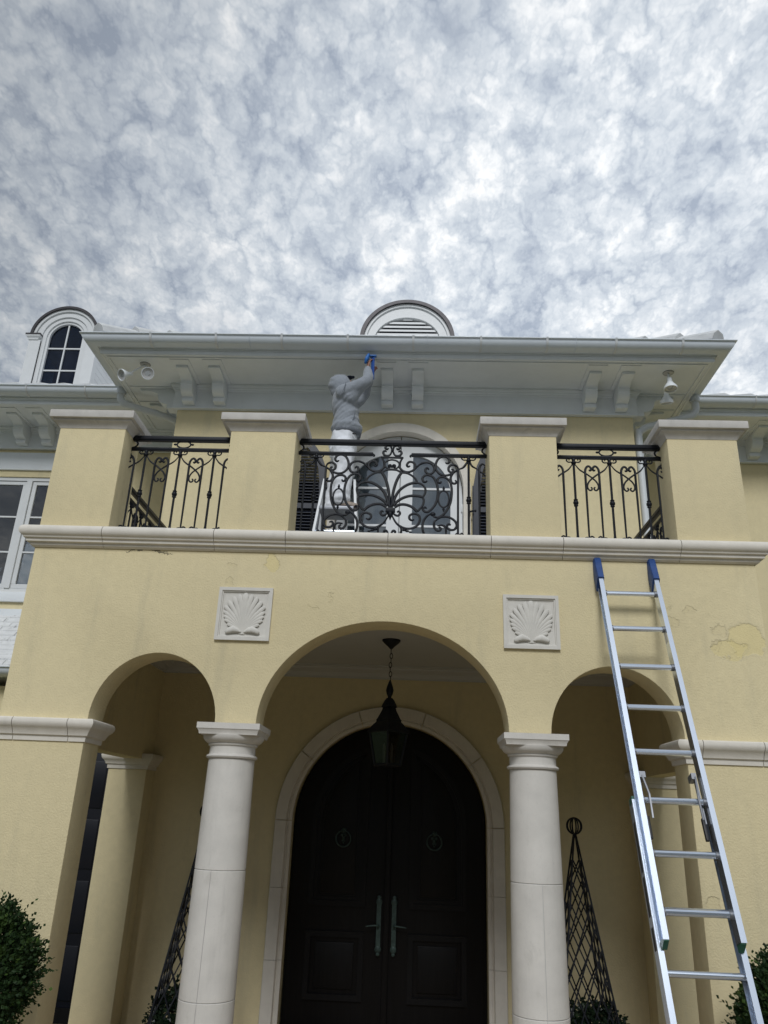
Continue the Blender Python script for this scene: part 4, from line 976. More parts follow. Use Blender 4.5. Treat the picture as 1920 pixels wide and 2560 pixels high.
# ================================================================== FLOODLIGHTS
def align(dv):
    return Vector(dv).normalized().to_track_quat('Z', 'Y').to_matrix().to_4x4()
def flood(name, label, base, heads):
    t = thing(name, label, 'floodlight', base)
    MB().lathe([(.058, -.016), (.066, -.010), (.066, 0)], 16, base).build('mounting_plate', 'plate', t, smooth=40)
    MB().lathe([(.067, -.001), (.070, -.001), (.070, .0005), (.067, .0005)], 16, base).build('gasket', 'black_pl', t)
    for (hp, dv, r) in heads:
        hp = Vector(hp); dn = Vector(dv).normalized()
        MB().tube([Vector(base) + Vector((0, 0, -.01)), Vector(base) * .5 + hp * .5 + Vector((0, 0, -.02)), hp - dn * .12], .012, 8).build('arm', 'trim', t, smooth=50)
        A = align(dv)
        sh = MB().lathe([(.022, -.15), (.030, -.145), (.034, -.09), (.05, -.055), (r * .92, -.015), (r, .0), (r, .022), (r - .008, .022), (r - .01, .004)], 20, hp, M4=A).build('lamp_shade', 'trim', t, smooth=40)
        MB().lathe([(.002, -.002), (r * .6, .006), (r - .011, .010), (r - .011, .004)], 20, hp, M4=A).build('lens', 'plate', t, smooth=60)
flood('floodlight', 'white twin floodlight under the left corner of the eaves, lenses facing out', (-3.40, 2.64, 7.36), [((-3.63, 2.53, 7.13), (-.55, -.75, -.55), .078), ((-3.295, 2.52, 7.15), (.22, -.9, -.42), .082)])
flood('floodlight', 'white twin floodlight under the right corner of the eaves, bell shades pointing down', (3.42, 2.66, 7.36), [((3.39, 2.56, 7.08), (-.02, -.10, -1), .084), ((3.43, 2.86, 7.05), (.05, .3, -.95), .084)])

# ================================================================== EXTENSION LADDER
LD = Vector((-.00405, -.36572, -.93072)).normalized(); LN = Vector((0, -.93072, .36572)); LO = Vector((1.7129, -.12, 3.6103)); SPC = .3282; LWI = .3883
def Lp(s, a, n): return LO + LD * s + Vector((1, 0, 0)) * a + LN * n
ladder = thing('extension_ladder', 'aluminium extension ladder with blue rubber tips leaning on the right of the portico', 'ladder', Lp(4.36, .19, 0))
def lbox(s0, s1, a0, a1, n0, n1, m=None):
    m = m or MB()
    v = [Lp(s, a, n) for s in (s0, s1) for a in (a0, a1) for n in (n0, n1)]
    return m.add(v, [(0, 1, 3, 2), (4, 6, 7, 5), (0, 4, 5, 1), (2, 3, 7, 6), (0, 2, 6, 4), (1, 5, 7, 3)])
def channel(s0, s1, a_web, dirn, n0, n1, w=.034, t=.0035):
    """C rail: web at a_web, flanges reaching dirn*w"""
    m = MB(); f = dirn * w
    lbox(s0, s1, min(a_web, a_web + dirn * t), max(a_web, a_web + dirn * t), n0, n1, m)
    for n_ in ((n0, n0 + .004), (n1 - .004, n1)): lbox(s0, s1, min(a_web + dirn * t, a_web + f), max(a_web + dirn * t, a_web + f), n_[0], n_[1], m)
    return m
fs0, fs1 = -.30, 7.47 * SPC
bs0, bs1 = 4.93 * SPC, (LO.z - GZ) / -LD.z
for sd_ in (-1, 1):
    aw = -.004 if sd_ < 0 else LWI + .004
    channel(fs0, fs1, aw, sd_, -.040, .040).build('fly_rail', 'alu', ladder, smooth=0)
    ab = -.004 - .050 if sd_ < 0 else LWI + .004 + .050
    channel(bs0, bs1 - .03, ab, -sd_ * -1 if False else sd_ * -1, -.125, -.044, w=.034).build('base_rail', 'alu', ladder, smooth=0)
    # blue rubber tip
    c0 = aw + sd_ * .018
    m = MB(); prof = [(-.335, .0, .018), (-.325, -.03, .030), (-.29, -.046, .038), (-.22, -.046, .040), (-.13, -.040, .038)]
    rings = []
    for s_, n_, w_ in ((-.352, -.010, .034), (-.343, -.012, .048), (-.315, -.016, .060), (-.24, -.016, .062), (-.12, -.006, .054)):
        hn = .060 if s_ > -.34 else .040
        rings.append([Lp(s_, c0 + a_ * w_ * .5 * 1.0, n_ + b_ * hn) for a_, b_ in ((-1, -.75), (-.75, -1), (.75, -1), (1, -.75), (1, .75), (.75, 1), (-.75, 1), (-1, .75))])
    # the rear edge runs further down than the front one
    v = [q for r_ in rings for q in r_]
    for i in (0, 1, 2, 3): v[4 * 8 + i] = v[4 * 8 + i] + LD * .055
    f = [tuple(range(8)), tuple(range(39, 31, -1))]
    for k in range(4): f += [(k * 8 + j, k * 8 + (j + 1) % 8, (k + 1) * 8 + (j + 1) % 8, (k + 1) * 8 + j) for j in range(8)]
    m.add(v, f).build('rubber_tip', 'blue_pl', ladder, smooth=30)
    # green end plug of the fly section, guide bracket, foot
    m = lbox(fs1 - .01, fs1 + .035, min(aw, aw + sd_ * .03), max(aw, aw + sd_ * .03), -.034, .034); m.v = [q if i not in (5, 7) else tuple(Vector(q) - LD * .03) for i, q in enumerate(m.v)]
    m.build('end_plug', 'green_pl', ladder, smooth=0)
    lbox(bs0 - .02, bs0 + .02, min(ab, ab - sd_ * .028), max(ab, ab - sd_ * .028), -.115, -.045).build('end_plug', 'green_pl', ladder, smooth=0)
    lbox(bs1 - .10, bs1, min(ab - .012, ab + .02), max(ab - .012, ab + .02), -.13, -.02).build('foot', 'black_pl', ladder, bevel=.006)
    # rung lock
    al = .012 if sd_ < 0 else LWI - .012
    lk = lbox(5 * SPC - .17, 5 * SPC + .13, al - .004, al + .004, -.060, -.020)
    lbox(5 * SPC - .19, 5 * SPC - .15, al - .004, al - sd_ * .035, -.070, .006, lk)
    lk.build('rung_lock', 'alu_dark', ladder, smooth=0)
    MB().tube([Lp(5 * SPC - .165, al - sd_ * .012, .004), Lp(5 * SPC - .03, al - sd_ * .030, .026), Lp(5 * SPC + .12, al - sd_ * .028, .018)], .007, 4).build('lock_lever', 'alu_dark', ladder, smooth=0)
    lbox(5 * SPC + .09, 5 * SPC + .23, al - sd_ * .010 - .010, al - sd_ * .010 + .010, -.050, -.022).build('lock_spring', 'black_pl', ladder, bevel=.004)
for i in range(8):
    c = lambda a: Lp(i * SPC, a, 0)
    pr_ = [(.0205 * math.cos(t) * (1 if k_ % 2 else .955), .0190 * math.sin(t) * (1 if k_ % 2 else .955)) for k_, t in enumerate([2 * math.pi * j / 20 for j in range(20)])]
    m = MB(); v = [Lp(i * SPC + a_, x_, b_) for x_ in (-.006, LWI + .006) for a_, b_ in pr_]; n = 20
    m.add(v, [tuple(range(n))[::-1], tuple(range(n, 2 * n))] + [(j, (j + 1) % n, n + (j + 1) % n, n + j) for j in range(n)]).build('rung', 'alu', ladder, smooth=0)
    for x_ in (.004, LWI - .004): MB().tube([Lp(i * SPC, x_ - .008, 0), Lp(i * SPC, x_ + .008, 0)], .0245, 12).build('rung_collar', 'alu_dark', ladder, smooth=40)
i = 5
while i * SPC < bs1 - .1:
    MB().tube([Lp(i * SPC - .032, -.046, -.084), Lp(i * SPC - .032, LWI + .046, -.084)], .0195, 14).build('rung', 'alu', ladder, smooth=50)
    i += 1
for s_, ln in ((5.35 * SPC, .30), (6.35 * SPC, .22), (7.2 * SPC, .12)): lbox(s_, s_ + ln, -.0552, -.0541, -.105, -.060).build('sticker', 'black_pl', ladder, smooth=0)
lbox(1.05 * SPC, 1.35 * SPC, LWI + .0035, LWI + .0039, -.025, .02).build('sticker', 'plate', ladder, smooth=0)

# ================================================================== STEP LADDER ON THE BALCONY
step = thing('step_ladder', 'white step ladder on the balcony under the painter', 'step ladder', (-.70, 2.45, 4.085))
def rail_x(z, s): return -.705 + s * (.322 - .090 * (z - 4.085))
for s in (-1, 1):
    for (ya, yb_, zt, nm) in ((2.10, 2.44, 5.66, 'front_rail'), (2.98, 2.52, 5.62, 'rear_leg')):
        a, b = Vector((rail_x(4.085, s), ya, 4.085)), Vector((rail_x(zt, s), yb_, zt))
        m = MB(); v = []
        for q in (a, b): v += [q + Vector((dx, dy, 0)) for dx, dy in ((-.014, -.035), (.014, -.035), (.014, .035), (-.014, .035))]
        m.add(v, [(0, 3, 2, 1), (4, 5, 6, 7), (0, 1, 5, 4), (1, 2, 6, 5), (2, 3, 7, 6), (3, 0, 4, 7)]).build(nm, 'white_frame', step, smooth=0)
for k, z in enumerate((4.33, 4.62, 4.93)):
    y = 2.10 + (z - 4.085) * .216
    MB().box(rail_x(z, -1) + .015, rail_x(z, 1) - .015, y - .05, y + .05, z - .012, z + .012).build('tread', 'alu', step, bevel=.003)
MB().box(rail_x(5.25, -1) + .016, rail_x(5.25, 1) - .016, 2.24, 2.60, 5.205, 5.248).build('platform', 'alu_dark', step, bevel=.004)
MB().box(rail_x(5.64, -1) - .02, rail_x(5.64, 1) + .02, 2.56, 2.66, 5.63, 5.69).build('top_tray', 'black_pl', step, bevel=.01)
for z in (4.4, 5.0): MB().box(rail_x(z, -1), rail_x(z, 1), 2.98 - (z - 4.085) * .30 - .01, 2.98 - (z - 4.085) * .30 + .01, z - .02, z + .02).build('cross_brace', 'white_frame', step)

# ================================================================== OBELISK TRELLISES WITH PLANTED POTS
def leaf_quad(v, f, p, dirv, nrm, ln, wd):
    dirv = dirv.normalized(); sd2 = dirv.cross(nrm)
    if sd2.length < 1e-4: sd2 = dirv.orthogonal()
    sd2.normalize(); up2 = sd2.cross(dirv); o = len(v)
    v += [p, p + dirv * ln * .5 + sd2 * wd * .5 + up2 * wd * .12, p + dirv * ln, p + dirv * ln * .5 - sd2 * wd * .5 + up2 * wd * .12]
    f.append((o, o + 1, o + 2, o + 3))
def sprig_ball(c, r3, nsprig, seed, ln=.030, wd=.019, per=9, sp=.11, flat=None, bump=.16):
    """clipped shrub: short leafy sprigs sticking out of an uneven ball"""
    rnd = random.Random(seed); v, f = [], []
    for i in range(nsprig):
        d_ = Vector((rnd.gauss(0, 1), rnd.gauss(0, 1), rnd.gauss(0, 1))).normalized()
        if flat is not None and d_.z < flat: continue
        rr = 1 + bump * mnoise.noise(d_ * 2.3 + Vector((seed, 0, 0))) + rnd.uniform(-.10, .04)
        if rnd.random() < .35: rr *= rnd.uniform(.72, .95)
        p = Vector((c[0] + d_.x * r3[0] * rr, c[1] + d_.y * r3[1] * rr, c[2] + d_.z * r3[2] * rr))
        ax = (d_ + Vector((rnd.uniform(-.5, .5), rnd.uniform(-.5, .5), rnd.uniform(.0, .8)))).normalized()
        L = sp * rnd.uniform(.55, 1.2) * (1.7 if rnd.random() < .10 else 1); side = ax.orthogonal().normalized(); oth = ax.cross(side); ph = rnd.uniform(0, 6.28)
        for k in range(per):
            t = k / (per - 1); a = ph + k * 2.4
            rv = side * math.cos(a) + oth * math.sin(a)
            q = p - ax * L * .4 + ax * L * t
            leaf_quad(v, f, q, ax * (.55 + .6 * t) + rv * (1.0 - .45 * t), rv + ax * .3, ln * rnd.uniform(.75, 1.2) * (1 - .25 * t), wd * rnd.uniform(.8, 1.15))
    m = MB(); m.v = [tuple(q) for q in v]; m.f = f; return m
def leafmat(name, c1, c2, c3, rough=.38):
    m = bpy.data.materials.new(name); m.use_nodes = True; nt = m.node_tree; nt.nodes.clear(); B = NB(nt)
    out = B.n('ShaderNodeOutputMaterial'); bs = B.n('ShaderNodeBsdfPrincipled'); geo = B.n('ShaderNodeNewGeometry')
    r = geo.outputs['Random Per Island']
    c = B.ramp(r, [(0, c1), (.55, c2), (.92, c2), (1, c3)])
    c = B.mix(B.math('MULTIPLY', B.smooth(B.noise(geo.outputs['Position'], 4.5, 3, .6), .5, .7), .55), c, c3)
    B.put(bs.inputs['Base Color'], c); bs.inputs['Roughness'].default_value = rough; bs.inputs['Specular IOR Level'].default_value = .25
    tr = B.n('ShaderNodeBsdfTranslucent'); B.put(tr.inputs[0], c); mx = B.n('ShaderNodeMixShader'); mx.inputs[0].default_value = .18
    nt.links.new(bs.outputs[0], mx.inputs[1]); nt.links.new(tr.outputs[0], mx.inputs[2]); nt.links.new(mx.outputs[0], out.inputs[0]); return m
M['box_leaf'] = leafmat('box_leaf', (.012, .030, .010), (.022, .050, .013), (.075, .13, .022), .6)
M['ivy_leaf'] = leafmat('ivy_leaf', (.008, .018, .010), (.014, .028, .014), (.03, .05, .022), .3)

def obelisk(cx_, cy, label, plabel, seed):
    zb, zt, hb = -.02, 1.83, .295
    t = thing('obelisk_trellis', label, 'trellis', (cx_, cy, zb))
    def ww(z): return hb * (zt - z) / (zt - zb)
    cn = [(1, 1), (-1, 1), (-1, -1), (1, -1)]
    rz = rad(4)
    def R2(x, y): return (cx_ + x * math.cos(rz) - y * math.sin(rz), cy + x * math.sin(rz) + y * math.cos(rz))
    for a in cn:
        p0, p1 = R2(a[0] * ww(zb), a[1] * ww(zb)), R2(a[0] * .008, a[1] * .008)
        MB().tube([(p0[0], p0[1], zb), (p1[0], p1[1], zt)], .0105, 4).build('leg', 'iron', t, smooth=0)
    # diamond lattice strips on each face; heights shrink towards the tip
    for i in range(4):
        a, b = cn[i], cn[(i + 1) % 4]
        def pt(u, z):
            w = ww(z); x = (a[0] * (1 - u) + b[0] * u) * w; y = (a[1] * (1 - u) + b[1] * u) * w; q = R2(x, y); return Vector((q[0], q[1], z))
        kz = 2.3; c_ = hb / (zt - zb); z0 = zb - 1.05
        while z0 < 1.55:
            # strip climbing at a fixed slope from one edge of the tapering face to the other
            za = max(z0, zb); xa = -c_ * (zt - z0) + (za - z0) / kz
            z1 = (2 * c_ * zt + z0 / kz - c_ * z0) / (1 / kz + c_)
            if z1 > za + .03 and abs(xa) <= ww(za) + 1e-6:
                for m_ in (1, -1):
                    pa = pt(.5 + .5 * m_ * xa / max(ww(za), 1e-4), za); pb = pt(.5 + .5 * m_, min(z1, zt - .02))
                    MB().tube([pa, pb], .0080, 4).build('lattice_strip', 'iron', t, smooth=0)
            z0 += .40
    MB().lathe([(.008, 1.80), (.012, 1.815), (.006, 1.835)], 8, (cx_, cy, 0)).build('tip', 'iron', t)
    c = Vector((cx_, cy, 1.905))
    for k in range(4):
        a = math.pi * k / 4 + .35
        MB().tube([c + Vector((math.cos(a) * .074 * math.cos(q), math.sin(a) * .074 * math.cos(q), .074 * math.sin(q))) for q in [2 * math.pi * j / 24 for j in range(25)]], .0080, 5).build('ball_hoop', 'iron', t, smooth=60)
    p = thing('potted_shrub', plabel, 'potted plant', (cx_, cy, FZ))
    MB().lathe([(.24, FZ), (.27, FZ + .02), (.30, FZ + .15), (.335, FZ + .19), (.335, FZ + .215), (.31, FZ + .215), (.30, FZ + .19), (.02, FZ + .19)], 28, (cx_, cy, 0)).build('planter', 'pot', p, smooth=40)
    fo = sprig_ball((cx_ + .04, cy - .02, .10), (.34, .34, .27), 620, seed, .045, .036, 7, .10, flat=-.35, bump=.2).build('foliage', 'ivy_leaf', p, smooth=0, merge=False); fo['kind'] = 'stuff'
obelisk(1.838, 2.2, 'black lattice obelisk trellis with a hooped ball on top, behind the right column', 'dark leafy potted shrub at the foot of the right trellis', 11)
obelisk(-1.79, 2.2, 'black lattice obelisk trellis mostly hidden behind the left column', 'dark leafy potted shrub at the foot of the left trellis', 23)

def ball_shrub(c, r3, label, seed):
    t = thing('clipped_shrub', label, 'shrub', (c[0], c[1], GZ))
    MB().lathe([(.22, GZ), (.25, GZ + .02), (.28, GZ + .42), (.31, GZ + .46), (.31, GZ + .50), (.28, GZ + .50), (.02, GZ + .45)], 28, (c[0], c[1], 0)).build('planter', 'pot', t, smooth=40)
    MB().tube([(c[0], c[1], GZ + .45), (c[0] + .02, c[1], c[2] - .2), (c[0], c[1], c[2])], [.03, .025, .015], 8).build('stem', 'bark', t, smooth=50)
    fo = sprig_ball(c, r3, 2300, seed, .034, .021, 9, .12).build('foliage', 'box_leaf', t, smooth=0, merge=False); fo['kind'] = 'stuff'
ball_shrub((-2.415, -.62, .93), (.315, .315, .35), 'clipped round green box shrub in front of the left pier', 4)
ball_shrub((2.56, -.60, .86), (.31, .31, .34), 'clipped round green box shrub in front of the right pier, behind the ladder foot', 9)
# ================================================================== THE PAINTER
def loft(m, rings, n=14):
    """rings: (centre, (radius along a, radius along b), direction, a-vector hint)"""
    v = []
    for c, (ra, rb), T, hint in rings:
        c, T = Vector(c), Vector(T).normalized(); a = Vector(hint); a = (a - T * a.dot(T)).normalized(); b = T.cross(a)
        for j in range(n):
            t = 2 * math.pi * j / n; v.append(c + a * (ra * math.cos(t)) + b * (rb * math.sin(t)))
    k = len(rings); f = [tuple(range(n))[::-1], tuple(range((k - 1) * n, k * n))]
    for i in range(k - 1): f += [(i * n + j, i * n + (j + 1) % n, (i + 1) * n + (j + 1) % n, (i + 1) * n + j) for j in range(n)]
    m.add(v, f)
def limb(m, pts, rr, flat=1.0, hint=(0, 1, 0), n=12, k=3):
    """rounded, tapering limb through joints"""
    cp = catmull(pts, k); q = len(cp); N = len(pts) - 1
    def R(i):
        t = i / k; a = min(int(t), N - 1); u_ = t - a; return rr[a] * (1 - u_) + rr[a + 1] * u_
    rings = []
    T0 = (cp[1] - cp[0]).normalized(); T1 = (cp[-1] - cp[-2]).normalized()
    for s_, w in ((.95, .3), (.6, .8)): rings.append((cp[0] - T0 * rr[0] * s_ * .8, (rr[0] * w, rr[0] * w * flat), T0, hint))
    for i in range(q):
        T = (cp[min(i + 1, q - 1)] - cp[max(i - 1, 0)]).normalized(); rings.append((cp[i], (R(i), R(i) * flat), T, hint))
    for s_, w in ((.6, .8), (.95, .3)): rings.append((cp[-1] + T1 * rr[-1] * s_ * .8, (rr[-1] * w, rr[-1] * w * flat), T1, hint))
    loft(m, rings, n)
def remesh(m, name, material, voxel, smooth_it=4, fold=None, parent=None, label=None):
    me = m.mesh('tmp', material, 0, merge=False); o = bpy.data.objects.new('tmp', me); COL.objects.link(o)
    md = o.modifiers.new('r', 'REMESH'); md.mode = 'VOXEL'; md.voxel_size = voxel
    if smooth_it: ms = o.modifiers.new('s', 'SMOOTH'); ms.iterations = smooth_it; ms.factor = .5
    dg = bpy.context.evaluated_depsgraph_get(); dg.update()
    out = bpy.data.meshes.new_from_object(o.evaluated_get(dg)); out.name = name
    bpy.data.objects.remove(o)
    if fold:
        out.update(); nn = [Vector(v.normal) for v in out.vertices]
        for v, nv in zip(out.vertices, nn): v.co = v.co + nv * fold(v.co)
    out.materials.clear(); out.materials.append(M[material]); out.shade_smooth()
    return obj(name, out, parent, label)
PY = 2.42                                  # depth of his spine; he faces +x, right side towards the street
HIP = Vector((-.69, PY, 6.12))
shR, elR, wrR = Vector((-.70, PY - .19, 6.775)), Vector((-.425, PY - .21, 6.895)), Vector((-.43, PY - .09, 7.165))
shL, elL, wrL = Vector((-.69, PY + .19, 6.80)), Vector((-.49, PY + .20, 6.93)), Vector((-.40, PY + .05, 7.08))
kneeR, ankR = Vector((-.655, PY - .12, 5.74)), Vector((-.665, PY - .11, 5.34))
kneeL, ankL = Vector((-.735, PY + .12, 5.74)), Vector((-.79, PY + .11, 5.34))
HC = Vector((-.745, PY, 6.965)); FD = Vector((.84, -.05, .54)).normalized(); UPH = Vector((-.54, 0, .84)).normalized(); SDH = FD.cross(UPH).normalized()
b = MB()
# head with face, ears, neck
loft(b, [(HC + UPH * z + FD * fo, (w, dp), UPH, SDH) for z, w, dp, fo in ((-.115, .030, .035, .035), (-.105, .045, .055, .030), (-.085, .058, .075, .018), (-.05, .066, .088, .008), (0, .073, .096, 0), (.04, .074, .096, -.004), (.075, .064, .084, -.008), (.098, .042, .056, -.010), (.108, .015, .02, -.01))], 18)
limb(b, [HC + FD * .090 + UPH * .022, HC + FD * .108 - UPH * .008, HC + FD * .112 - UPH * .022], [.008, .012, .013], n=8)
for s in (-1, 1):
    b.ball(tuple(HC + SDH * (.073 * s) - UPH * .008), .022, 8, 6, (.6, .5, 1.2)); b.ball(tuple(HC + FD * .082 + SDH * (.030 * s) + UPH * .020), .014, 8, 6)
b.ball(tuple(HC + FD * .088 - UPH * .052), .020, 8, 6, (.7, 1.2, .5))
limb(b, [(-.735, PY, 6.76), (-.735, PY, 6.84), HC - UPH * .06], [.062, .055, .056])
loft(b, [((-.70, PY, z), (w, dp), (0, 0, 1), (0, 1, 0)) for z, w, dp in ((6.02, .13, .10), (6.12, .155, .11), (6.28, .135, .10), (6.45, .145, .105), (6.65, .165, .115), (6.76, .16, .10), (6.82, .08, .07))], 18)
for sh, el, wr in ((shR, elR, wrR), (shL, elL, wrL)):
    limb(b, [sh, el], [.055, .042]); limb(b, [el, (el + wr) / 2, wr], [.042, .037, .026])
def hand(b, wr, pdir, across, curl):
    """palm, four unequal bent fingers curling towards curl, thumb from the palm's side"""
    pdir, across = Vector(pdir).normalized(), Vector(across).normalized(); curl = Vector(curl).normalized()
    limb(b, [wr, wr + pdir * .05, wr + pdir * .085], [.026, .034, .034], flat=.45, hint=across)
    for k, ln in enumerate((.070, .080, .076, .060)):
        base = wr + pdir * .088 + across * (-.0285 + .019 * k)
        p1 = base + pdir * ln * .40 + curl * .012; p2 = p1 + pdir * ln * .22 + curl * .026; p3 = p2 - pdir * .004 + curl * .024
        limb(b, [base, p1, p2, p3], [.0092, .0088, .0082, .007], n=8, k=2)
    tb = wr + pdir * .030 - across * .028
    limb(b, [tb, tb - across * .024 + pdir * .022 + curl * .012, tb - across * .022 + pdir * .050 + curl * .034], [.011, .010, .008], n=8, k=2)
hand(b, wrR, (.12, .10, 1), (.55, -.8, 0), (.8, .55, .1)); hand(b, wrL, (.25, -.35, .9), (.5, .8, .2), (.7, -.6, .2))
for hx, kn, an in ((-.115, kneeR, ankR), (.115, kneeL, ankL)):
    limb(b, [(HIP.x, PY + hx * .9, 6.08), kn], [.088, .062]); limb(b, [kn, kn * .55 + an * .45, an], [.060, .056, .038])
    limb(b, [an, an + Vector((.06, 0, -.055)), an + Vector((.16, 0, -.062))], [.038, .036, .030])
person = remesh(b, 'person', 'skin', .0075, 2)
tag(person, 'person in grey hooded top and white trousers reaching up to the eaves', 'person')

# hooded top
h = MB()
loft(h, [((x, PY, z), (w, dp), (0, 0, 1), (0, 1, 0)) for x, z, w, dp in ((-.655, 6.25, .185, .165), (-.655, 6.27, .19, .172), (-.655, 6.34, .20, .178), (-.665, 6.46, .195, .160), (-.685, 6.60, .20, .165), (-.70, 6.72, .205, .160), (-.715, 6.79, .185, .138), (-.73, 6.83, .12, .10), (-.735, 6.86, .07, .07))], 24)
limb(h, [shR + Vector((-.02, .02, -.03)), (shR + elR) / 2 + Vector((0, 0, -.02)), elR, (elR + wrR) / 2 + Vector((.01, 0, 0)), wrR - Vector((0, 0, .02))], [.105, .086, .074, .066, .047])
limb(h, [(-.64, PY - .15, 6.68), (-.55, PY - .17, 6.77), (-.48, PY - .19, 6.84)], [.105, .078, .062])
limb(h, [shL + Vector((-.02, -.02, -.03)), (shL + elL) / 2 + Vector((0, 0, -.03)), elL, (elL + wrL) / 2, wrL - Vector((0, 0, .02))], [.118, .098, .076, .064, .045])
limb(h, [(-.53, PY - .02, 6.26), (-.515, PY - .02, 6.36)], [.055, .045])      # sagging front pocket
def fold(co):
    w = max(0, min(1, (6.82 - co.z) / .3)); q = Vector((co.x * 3.2 - co.z * 2.2, co.y * 3, (co.z * 1.0 + co.x * -.75) * 13))
    hem = math.exp(-((co.z - 6.33) / .035) ** 2)
    return .014 * w * mnoise.noise(q) + .011 * w * mnoise.noise(q * 2.1) + .004 * mnoise.noise(co * 8) + .004 * mnoise.noise(co * 19) + .012 * hem
hoodie = remesh(h, 'hooded_top', 'hoodie', .010, 14, fold, person)
hd = MB()
loft(hd, [(HC - FD * .030 + UPH * z + FD * fo, (w, dp), UPH, SDH) for z, w, dp, fo in ((-.175, .06, .07, -.02), (-.155, .095, .105, -.018), (-.11, .120, .130, -.010), (-.05, .126, .142, -.004), (.02, .126, .142, .0), (.075, .112, .126, .0), (.112, .080, .092, 0), (.136, .038, .044, 0))], 22)
hd2 = [tuple(q) for q in hd.v]
def hoodfold(co): return .007 * mnoise.noise(co * 11) + .005 * math.sin((co.x * .6 + co.z) * 70) * max(0, min(1, (-.80 - co.x) / .08))
hood = remesh(hd, 'hood', 'hoodie', .009, 4, hoodfold, person)
# open the face side of the hood
bm = bmesh.new(); bm.from_mesh(hood.data)
kill = [v for v in bm.verts if (v.co - HC).dot(FD) > .092 + .25 * max(0, -(v.co - HC).dot(UPH) - .06)]
bmesh.ops.delete(bm, geom=kill, context='VERTS'); bm.to_mesh(hood.data); bm.free()
sm = hood.modifiers.new('thick', 'SOLIDIFY'); sm.thickness = .010; sm.offset = 1
# cap peak between hood and face
cp_ = MB(); loft(cp_, [(HC + UPH * z, (w, dp), UPH, SDH) for z, w, dp in ((-.03, .080, .104), (.030, .081, .106), (.07, .074, .096), (.10, .048, .062), (.114, .012, .014))], 18)
limb(cp_, [HC + FD * .07 + UPH * .048, HC + FD * .125 + UPH * .038, HC + FD * .165 + UPH * .022], [.062, .060, .040], flat=.14, hint=tuple(SDH))
remesh(cp_, 'cap', 'cap', .006, 2, None, person)
# cuffs and waistband
MB().tube([wrR - Vector((0, .004, .035)), wrR + Vector((0, .004, .0))], [.042, .036], 14).build('cuff', 'hoodie', person, smooth=60)
MB().tube([HC - UPH * .150 - FD * .045 + SDH * (.118 * math.cos(q)) + FD * (.122 * math.sin(q)) for q in [2 * math.pi * i / 28 for i in range(29)]], .009, 6, caps=False).build('hood_seam', 'hoodie_dark', person, smooth=60)
rib = MB(); loft(rib, [((x_, PY, z_), (w_, d_), (0, 0, 1), (0, 1, 0)) for x_, z_, w_, d_ in ((-.655, 6.235, .178, .160), (-.655, 6.245, .192, .176), (-.655, 6.285, .196, .182), (-.655, 6.30, .186, .170))], 28)
rib.build('waist_rib', 'hoodie_dark', person, smooth=50)
MB().tube([(-.585, PY - .178, 6.33), (-.560, PY - .186, 6.40), (-.548, PY - .180, 6.47)], .005, 5).build('pocket_edge', 'hoodie_dark', person, smooth=60)
MB().tube([shR + Vector((-.03, -.095, -.13)), shR + Vector((.015, -.108, -.03)), shR + Vector((.03, -.085, .065))], .0045, 5).build('sleeve_seam', 'hoodie_dark', person, smooth=60)
MB().ball((-.545, PY - .165, 6.195), .016, 8, 5, (1.6, .5, .9)).build('pocket_clip', 'black_pl', person, smooth=60)
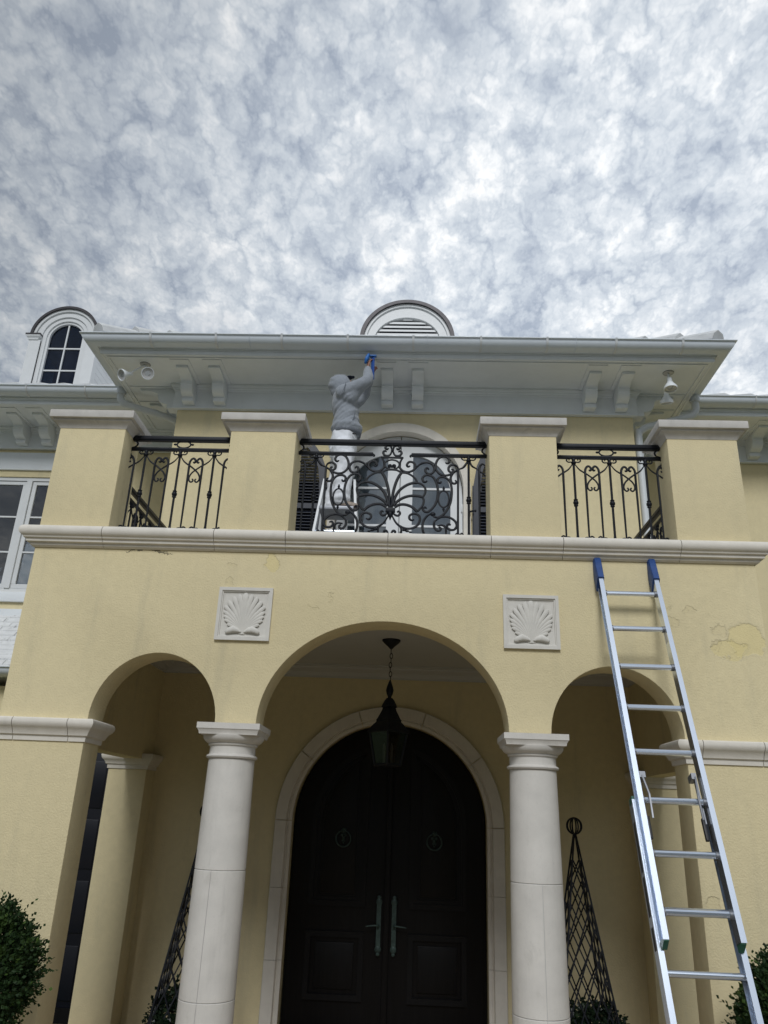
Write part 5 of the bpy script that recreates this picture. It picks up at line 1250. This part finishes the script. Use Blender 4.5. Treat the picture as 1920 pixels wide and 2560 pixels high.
# baggy white trousers
t = MB()
loft(t, [((x, PY, z), (w, dp), (0, 0, 1), (0, 1, 0)) for x, z, w, dp in ((-.69, 5.93, .16, .135), (-.69, 6.00, .19, .155), (-.69, 6.10, .20, .168), (-.685, 6.20, .19, .165), (-.675, 6.30, .175, .15))], 24)
limb(t, [(-.675, PY - .10, 6.06), (-.665, PY - .12, 5.90), kneeR, (kneeR + ankR) / 2, ankR + Vector((.0, 0, .0))], [.142, .130, .118, .108, .100])
limb(t, [(-.70, PY + .10, 6.06), (-.72, PY + .12, 5.90), kneeL, (kneeL + ankL) / 2, ankL + Vector((.0, 0, .0))], [.142, .130, .118, .108, .098])
def tfold(co):
    w = max(0, min(1, (5.62 - co.z) / .2)); k = max(0, 1 - abs(co.z - 6.05) / .12)
    q = Vector((co.x * 4, co.y * 4, co.z * 15))
    return .012 * mnoise.noise(co * 7) + .009 * mnoise.noise(co * 17) + .020 * w * mnoise.noise(q) + .016 * k * mnoise.noise(q * 1.3)
remesh(t, 'trousers', 'trouser', .011, 4, tfold, person)
for an in (ankR, ankL):
    s_ = MB(); limb(s_, [an + Vector((-.05, 0, -.045)), an + Vector((.03, 0, -.045)), an + Vector((.13, 0, -.058)), an + Vector((.19, 0, -.062))], [.042, .046, .043, .030], hint=(0, 1, 0))
    remesh(s_, 'shoe', 'shoe', .009, 3, None, person)
    an2 = an + Vector((.06, 0, 0)); so = MB(); loft(so, [((an2.x - .005, an2.y, z), (.046, .145), (0, 0, 1), (0, 1, 0)) for z in (5.2485, 5.268)], 20); so.build('shoe_sole', 'sole', person, smooth=40)
# blue scraper pole / board and glove-like cloth in his hand
tool = thing('hand_tool', 'long blue flat tool held up against the soffit by the painter', 'tool', (-.355, PY - .05, 7.0))
MB().add([(-.385, PY - .075, 7.00), (-.345, PY - .095, 7.00), (-.340, PY - .085, 7.00), (-.380, PY - .065, 7.00), (-.392, PY - .070, 7.335), (-.352, PY - .090, 7.335), (-.347, PY - .080, 7.335), (-.387, PY - .060, 7.335)],
         [(0, 3, 2, 1), (4, 5, 6, 7), (0, 1, 5, 4), (1, 2, 6, 5), (2, 3, 7, 6), (3, 0, 4, 7)]).build('board', 'blue_tool', tool, bevel=.002)
MB().box(-.41, -.325, PY - .10, PY - .05, 7.336, 7.352).build('pad', 'blue_cloth', tool, bevel=.003)
c_ = MB(); limb(c_, [(-.458, PY - .11, 7.235), (-.440, PY - .115, 7.285), (-.425, PY - .11, 7.335)], [.030, .036, .030], flat=.7, n=12)
remesh(c_, 'cloth', 'blue_cloth', .008, 2, lambda co: .006 * mnoise.noise(co * 25), tool)
